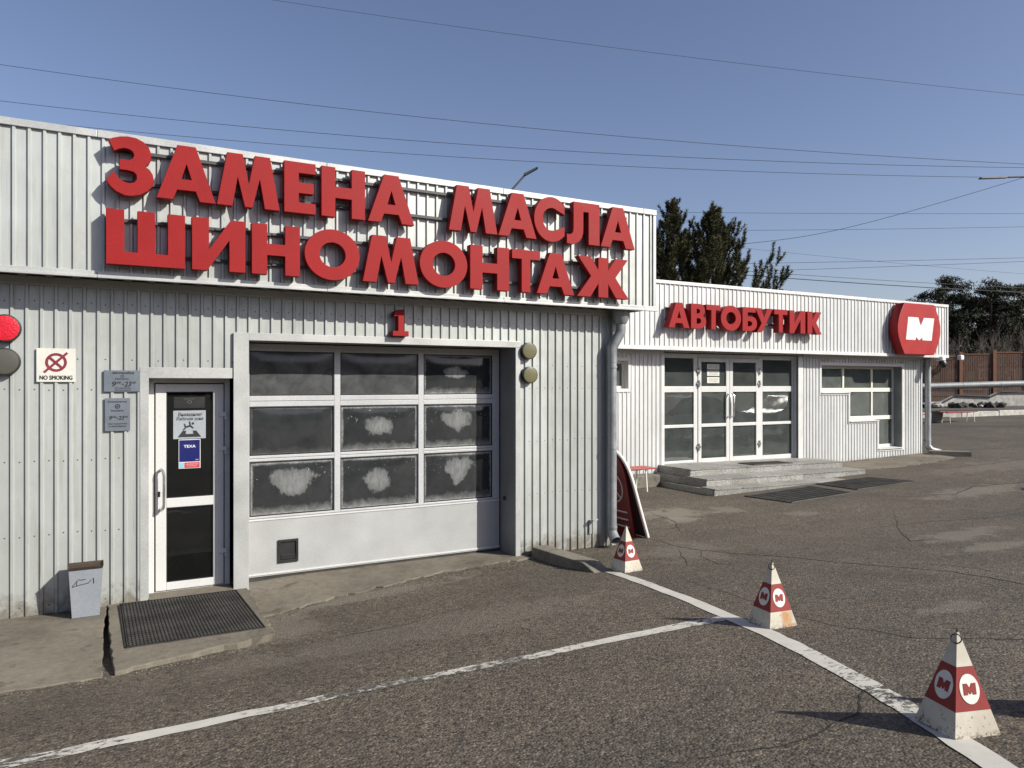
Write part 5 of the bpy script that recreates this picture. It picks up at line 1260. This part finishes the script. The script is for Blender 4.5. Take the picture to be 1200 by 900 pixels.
def pine(name, x, y, z0, H, spread, label, grp, seed, crown_from=.12):
    global rng; rng = np.random.default_rng(seed); r = random.Random(seed)
    t = thing(name, (x, y, z0), label, 'tree', grp)
    trunk = MB(); lean = (r.uniform(-.04, .04), r.uniform(-.04, .04))
    tp = lambda f: Vector((x + lean[0] * f * f, y + lean[1] * f * f, z0 + H * f))
    trunk.tube([tp(k / 8) for k in range(9)], [.17 * (1 - k / 8) + .02 for k in range(9)], 8)
    tris = []
    f = crown_from
    while f < .985:
        nb = r.randint(5, 7); a0 = r.uniform(0, 6.28)
        for k in range(nb):
            L = min(2.7, spread * 1.12 * (1.0 - f) ** 1.15) * r.uniform(.55, 1.15) + .10; a_ = a0 + 6.283 * k / nb + r.uniform(-.4, .4)
            p = tp(f + r.uniform(-.015, .015)); hd = Vector((math.cos(a_), math.sin(a_), 0)); rise = r.uniform(.05, .35) + .6 * f * f
            pts = [p + hd * (L * u) + Vector((0, 0, L * (rise * u * .55 + .75 * u * u * u))) for u in (0, .3, .55, .8, 1.0)]
            trunk.tube(pts, [.03 * (1.15 - f), .024 * (1.15 - f), .016, .011, .006], 4, cap=False)
            ns = max(3, int(L * 8))
            for s in range(ns):
                u = .3 + .7 * (s + r.random()) / ns; i = min(3, int(u * 4)); q = pts[i].lerp(pts[i + 1], u * 4 - i)
                out = (hd * r.uniform(.0, .6) + Vector((r.uniform(-.45, .45), r.uniform(-.45, .45), r.uniform(.8, 1.6)))).normalized()
                sl = r.uniform(.28, .62)
                trunk.tube([q, q + out * sl], [.008, .004], 3, cap=False)
                tris.append(brush(np.array(q), np.array(q + out * sl), 80, .125, .026))
            e = pts[-1]; tris.append(brush(np.array(e - Vector((0, 0, .1))), np.array(e + Vector((hd.x * .1, hd.y * .1, r.uniform(.3, .7) * (1.15 - .6 * f)))), 130, .125, .026))
        f += r.uniform(.03, .05)
    e = tp(.94); tris.append(brush(np.array(e), np.array(e + Vector((0, 0, 1.05))), 240, .13, .026))
    put(trunk.build('trunk', 'bark', smooth=True), t); tri_mesh('crown', np.concatenate(tris), 'needle', t)
pine('pine_tree', 20.2, 23.09, 0, 8.9, 3.9, 'dense pine with pointed top beside the garage fascia corner', 'dense pines behind the shop', 11)
pine('pine_tree', 21.62, 22.3, 0, 8.8, 4.4, 'dense pine behind the shop fascia, right of the two', 'dense pines behind the shop', 5)
pine('pine_tree', 19.2, 25.6, 0, 7.9, 3.9, 'dense pine mostly hidden behind the garage fascia corner', 'dense pines behind the shop', 23)

def far_pine(x, y, z0, H, cw, label, seed, mat='needle_far', crown=.45):
    r = random.Random(seed); g_ = np.random.default_rng(seed)
    t = thing('pine_tree', (x, y, z0), label, 'tree', 'pines beyond the fence')
    m = MB(); bend = r.uniform(-.5, .5)
    tp = lambda f: Vector((x + bend * f * f, y, z0 + H * f)); m.tube([tp(k / 6) for k in range(7)], [.24 * (1 - k / 6) + .04 for k in range(7)], 7)
    tris = []; nc = int(44)
    for k in range(nc):
        f = crown + (1 - crown) * (k + r.random()) / nc; a_ = r.uniform(0, 6.283)
        rad = cw * (math.sin(math.pi * min(1, .18 + .8 * (1 - (f - crown) / (1 - crown)))) ** .8) * r.uniform(.3, 1.05)
        c = tp(f) + Vector((math.cos(a_) * rad, math.sin(a_) * rad, r.uniform(-.3, .3)))
        m.tube([tp(f - .05), tp(f - .02).lerp(c, .6), c], [.06, .04, .02], 4, cap=False)
        n_ = 210; s = r.uniform(.55, 1.05)
        p = g_.normal(size=(n_, 3)); p = unit(p) * (g_.random((n_, 1)) ** .45) * np.array([1, 1, .55]) * s + np.array(c)
        d = unit(g_.normal(size=(n_, 3)) + np.array([0, 0, .5])); sd = unit(np.cross(d, g_.normal(size=(n_, 3))))
        tris.append(np.stack([p - sd * .05, p + sd * .05, p + d * .30], 1))
    put(m.build('trunk', 'bark', smooth=True), t); tri_mesh('crown', np.concatenate(tris), mat, t)
FP = [(74.6, 44.6, 1.5, 11.0, 2.9, 'tall far pine just right of the logo sign'), (78.6, 42.3, 1.5, 10.4, 2.8, 'rounded far pine, second from the logo sign'), (82.5, 40.6, 1.5, 10.2, 2.8, 'far pine at the right edge of the photo'),
      (73.0, 50.0, 2, 7.6, 2.4, 'far pine rising directly behind the logo sign'), (77.5, 46.5, 2, 9.3, 2.6, 'lower far pine filling the gap between the tall ones'), (82, 45.5, 2, 9.0, 2.8, 'dim far pine behind the right edge pines'), (80, 41.0, 1.5, 7.5, 2.4, 'short far pine above the brown fence'), (76.0, 43.4, 1.5, 7.2, 2.4, 'short far pine above the brown fence near the shop corner'),
      (72.48, 62.7, 2, 10.9, 1.5, 'lone far treetop peeping over the shop roof beside the dense pines'), (79.2, 58.9, 2, 9.9, .7, 'small far treetop peeping over the shop roof, middle one'), (82.8, 56.9, 2, 9.5, .8, 'small far treetop peeping over the shop roof next to the logo sign'),
      (86, 44, 2, 10.5, 3.0, 'far pine in the back row at the right edge'), (71, 47.5, 1.8, 7.6, 2.4, 'short far pine hidden by the shop fascia end')]
for i, (x, y, z, H, cw, lab) in enumerate(FP): far_pine(x, y, z, H, cw, lab, 100 + i, crown=.28 if H < 8 else .38)
# leafless shrubs before the forest
def shrub(x, y, z, H, label, seed):
    r = random.Random(seed); t = thing('bare_shrub', (x, y, z), label, 'shrub', 'leafless shrubs behind the fence'); st_, tw = MB(), MB()
    def grow(m, p, d, L, rad, depth):
        q = p + d * L * .5 + Vector((r.uniform(-.06, .06), r.uniform(-.06, .06), 0)) * L; e = p + d * L
        m.tube([p, q, e], [rad, rad * .8, rad * .55], 4, cap=False)
        if depth == 0: return
        for _ in range(r.randint(2, 3)):
            nd = (d + Vector((r.uniform(-.6, .6), r.uniform(-.6, .6), r.uniform(-.1, .4)))).normalized(); grow(tw, p.lerp(e, r.uniform(.4, 1)), nd, L * r.uniform(.55, .8), rad * .5, depth - 1)
    for _ in range(5): grow(st_, Vector((x + r.uniform(-.3, .3), y + r.uniform(-.3, .3), z)), Vector((r.uniform(-.35, .35), r.uniform(-.35, .35), 1)).normalized(), H * .45, .05, 4)
    put(st_.build('stem', 'bark_grey'), t); put(tw.build('twig', 'bark_grey'), t)
for i, (px_, H) in enumerate(((0, 4.2), (2.2, 4.8), (4.4, 5.4), (6.2, 4.6), (8.0, 5.2))):
    shrub(58.5 + px_ * .87, 36.2 - px_ * .49, 1.6, H, ('bare shrub above the fence nearest the shop corner', 'bare shrub above the fence, second from the shop', 'tallest bare shrub above the middle of the fence', 'bare shrub above the fence, fourth from the shop', 'bare shrub above the fence at the right edge')[i], 50 + i)
# wooded slopes: beyond the fence and behind the viewer (seen in the panes)
def hill(name, pts, hts, mat, out):
    m = MB(); k = len(hts)
    for i, (x, y) in enumerate(pts):
        for j, (d, h) in enumerate(hts): m.v.append((x + out[0] * d + rnd.uniform(-2, 2), y + out[1] * d + rnd.uniform(-2, 2), h * (1 + rnd.uniform(-.14, .14)) if j else -1.0))
    for i in range(len(pts) - 1):
        for j in range(k - 1): a = i * k + j; m.f.append((a, a + k, a + k + 1, a + 1)); m.mi.append(0)
    return struct(m.build(name, mat, smooth=True))
M['wooded'] = needle_mat('wooded_slope', (.028, .030, .018), (.06, .055, .035))
hill('hill', [(60 + 9 * k, 82 - 8 * k) for k in range(9)], [(0, 0), (4, 4.5), (14, 7.0), (60, 9)], 'wooded', (.6, .8))
hill('hill', [(-110 + 14 * k, -60 - 1.5 * abs(k - 8)) for k in range(24)], [(0, 0), (6, 10), (20, 15), (60, 19)], 'wooded', (.1, -1))
hill('hill', [(128 - 1.0 * k, 34 - 9 * k) for k in range(11)], [(0, 0), (6, 9), (20, 14), (60, 17)], 'wooded', (1, -.15))

# ------------------------------------------------------------------ cars parked right of the view (they show in the shop glass)
def car(x, y, rz, paint, label):
    z = gz(x, y); t = thing('parked_car', (x, y, z), label, 'car', 'cars parked beside the yard', rz)
    # stations along the car: (x, half width low, z sill, half width shoulder, z shoulder, half width roof, z top)
    S = [(-2.15, .70, .45, .72, .62, .66, .70), (-2.05, .80, .30, .83, .72, .76, .86), (-1.55, .84, .24, .87, .86, .80, .98), (-.95, .85, .22, .88, .90, .62, 1.40), (-.2, .85, .22, .88, .91, .60, 1.47), (.45, .85, .22, .88, .91, .60, 1.40),
         (1.05, .85, .22, .87, .90, .76, .99), (1.6, .83, .24, .86, .84, .76, .92), (2.0, .79, .30, .80, .70, .70, .80), (2.15, .66, .42, .68, .58, .60, .66)]
    m = MB(); k = 8
    for (sx, a, za, b, zb, c, zc) in S:
        for (yy, zz) in ((-a, za), (-b * 1.0, (za + zb) / 2), (-b, zb), (-c, zc), (c, zc), (b, zb), (b, (za + zb) / 2), (a, za)): m.v.append((sx, yy, zz))
    for i in range(len(S) - 1):
        for q in range(k): p = i * k + q; r_ = i * k + (q + 1) % k; m.f.append((p, r_, r_ + k, p + k)); m.mi.append(1 if (q in (2, 4) and 2 <= i <= 5) or (q == 3 and i in (2, 5)) else 0)
    m.f.append(tuple(reversed(range(k)))); m.f.append(tuple((len(S) - 1) * k + q for q in range(k))); m.mi += [0, 0]
    o = m.build('body', [paint, 'black_glass'], smooth=True); o.parent = t
    for wx in (-1.3, 1.33):
        for s_1 in (-1, 1):
            o = MB().lathe((wx, s_1 * .70, .31), (0, s_1, 0), [(.22, 0), (.31, .02), (.31, .17), (.27, .19), (.20, .185)], 24).build('wheel', 'tyre', smooth=True); o.parent = t
            r_ = MB().lathe((wx, s_1 * .872, .31), (0, s_1, 0), [(.20, 0), (.19, .012), (.06, .02), (.05, .03)], 20).build('rim', 'zinc', smooth=True); r_.parent = o
    for s_1 in (-1, 1):
        o = MB().box(2.03, s_1 * .66 - .12, .56, 2.12, s_1 * .66 + .12, .68).build('headlight', 'ink_white', bevel=.03); o.parent = t
        o = MB().box(-2.14, s_1 * .66 - .11, .60, -2.06, s_1 * .66 + .11, .74).build('tail_light', 'ink_red', bevel=.02); o.parent = t
    return t
M['black_glass'] = worn('car_glass', (.015, .016, .018), .08, 0, .05, 2, spec=.6)
M['car_silver'] = worn('car_paint_silver', (.36, .37, .38), .2, .5, .03, 2)
car(17.6, 5.3, R(8), 'car_white', 'white hatchback mirrored in the lower panes of the shop entrance')
car(22.4, 5.6, R(5), 'car_silver', 'silver hatchback parked behind the white one, mirrored in the glass')

# ------------------------------------------------------------------ loose grit along broken slab edges and over the yard
grit = MB()
def pebble(x, y, r_, z=None):
    z = gz(x, y) if z is None else z; a_ = rnd.uniform(0, 6.28); k = 5; n_ = len(grit.v)
    for q in range(k): grit.v.append((x + r_ * math.cos(a_ + 6.283 * q / k) * rnd.uniform(.7, 1.2), y + r_ * math.sin(a_ + 6.283 * q / k) * rnd.uniform(.7, 1.2), z - .003))
    grit.v.append((x + rnd.uniform(-.3, .3) * r_, y + rnd.uniform(-.3, .3) * r_, z + r_ * rnd.uniform(.5, .9)))
    for q in range(k): grit.f.append((n_ + q, n_ + (q + 1) % k, n_ + k)); grit.mi.append(0)
for (a, b, n_, sp) in (((-1.2, 5.86), (.06, 5.82), 60, .05), ((.1, 5.82), (1.25, 6.1), 130, .05), ((1.3, 6.1), (1.32, 7.0), 80, .08), ((1.35, 7.0), (2.7, 7.27), 150, .09), ((2.7, 7.27), (4.4, 7.48), 150, .09), ((.07, 5.9), (.07, 7.4), 50, .02), ((4.9, 7.6), (5.8, 7.5), 90, .15), ((4.75, 6.5), (4.82, 7.5), 60, .05), ((5.9, 7.2), (6.5, 7.6), 60, .2), ((9.6, 10.0), (14.7, 9.95), 120, .15)):
    for _ in range(n_): t_ = rnd.random(); pebble(a[0] + (b[0] - a[0]) * t_ + rnd.gauss(0, sp), a[1] + (b[1] - a[1]) * t_ - abs(rnd.gauss(0, sp)), rnd.uniform(.003, .011))
for _ in range(500): pebble(rnd.uniform(-1, 9), rnd.uniform(1.2, 7), rnd.uniform(.002, .006))
go = grit.build('loose_grit', 'kerb'); go['kind'] = 'stuff'; go['label'] = 'loose grit and crumbs scattered on the asphalt'; go['category'] = 'grit'
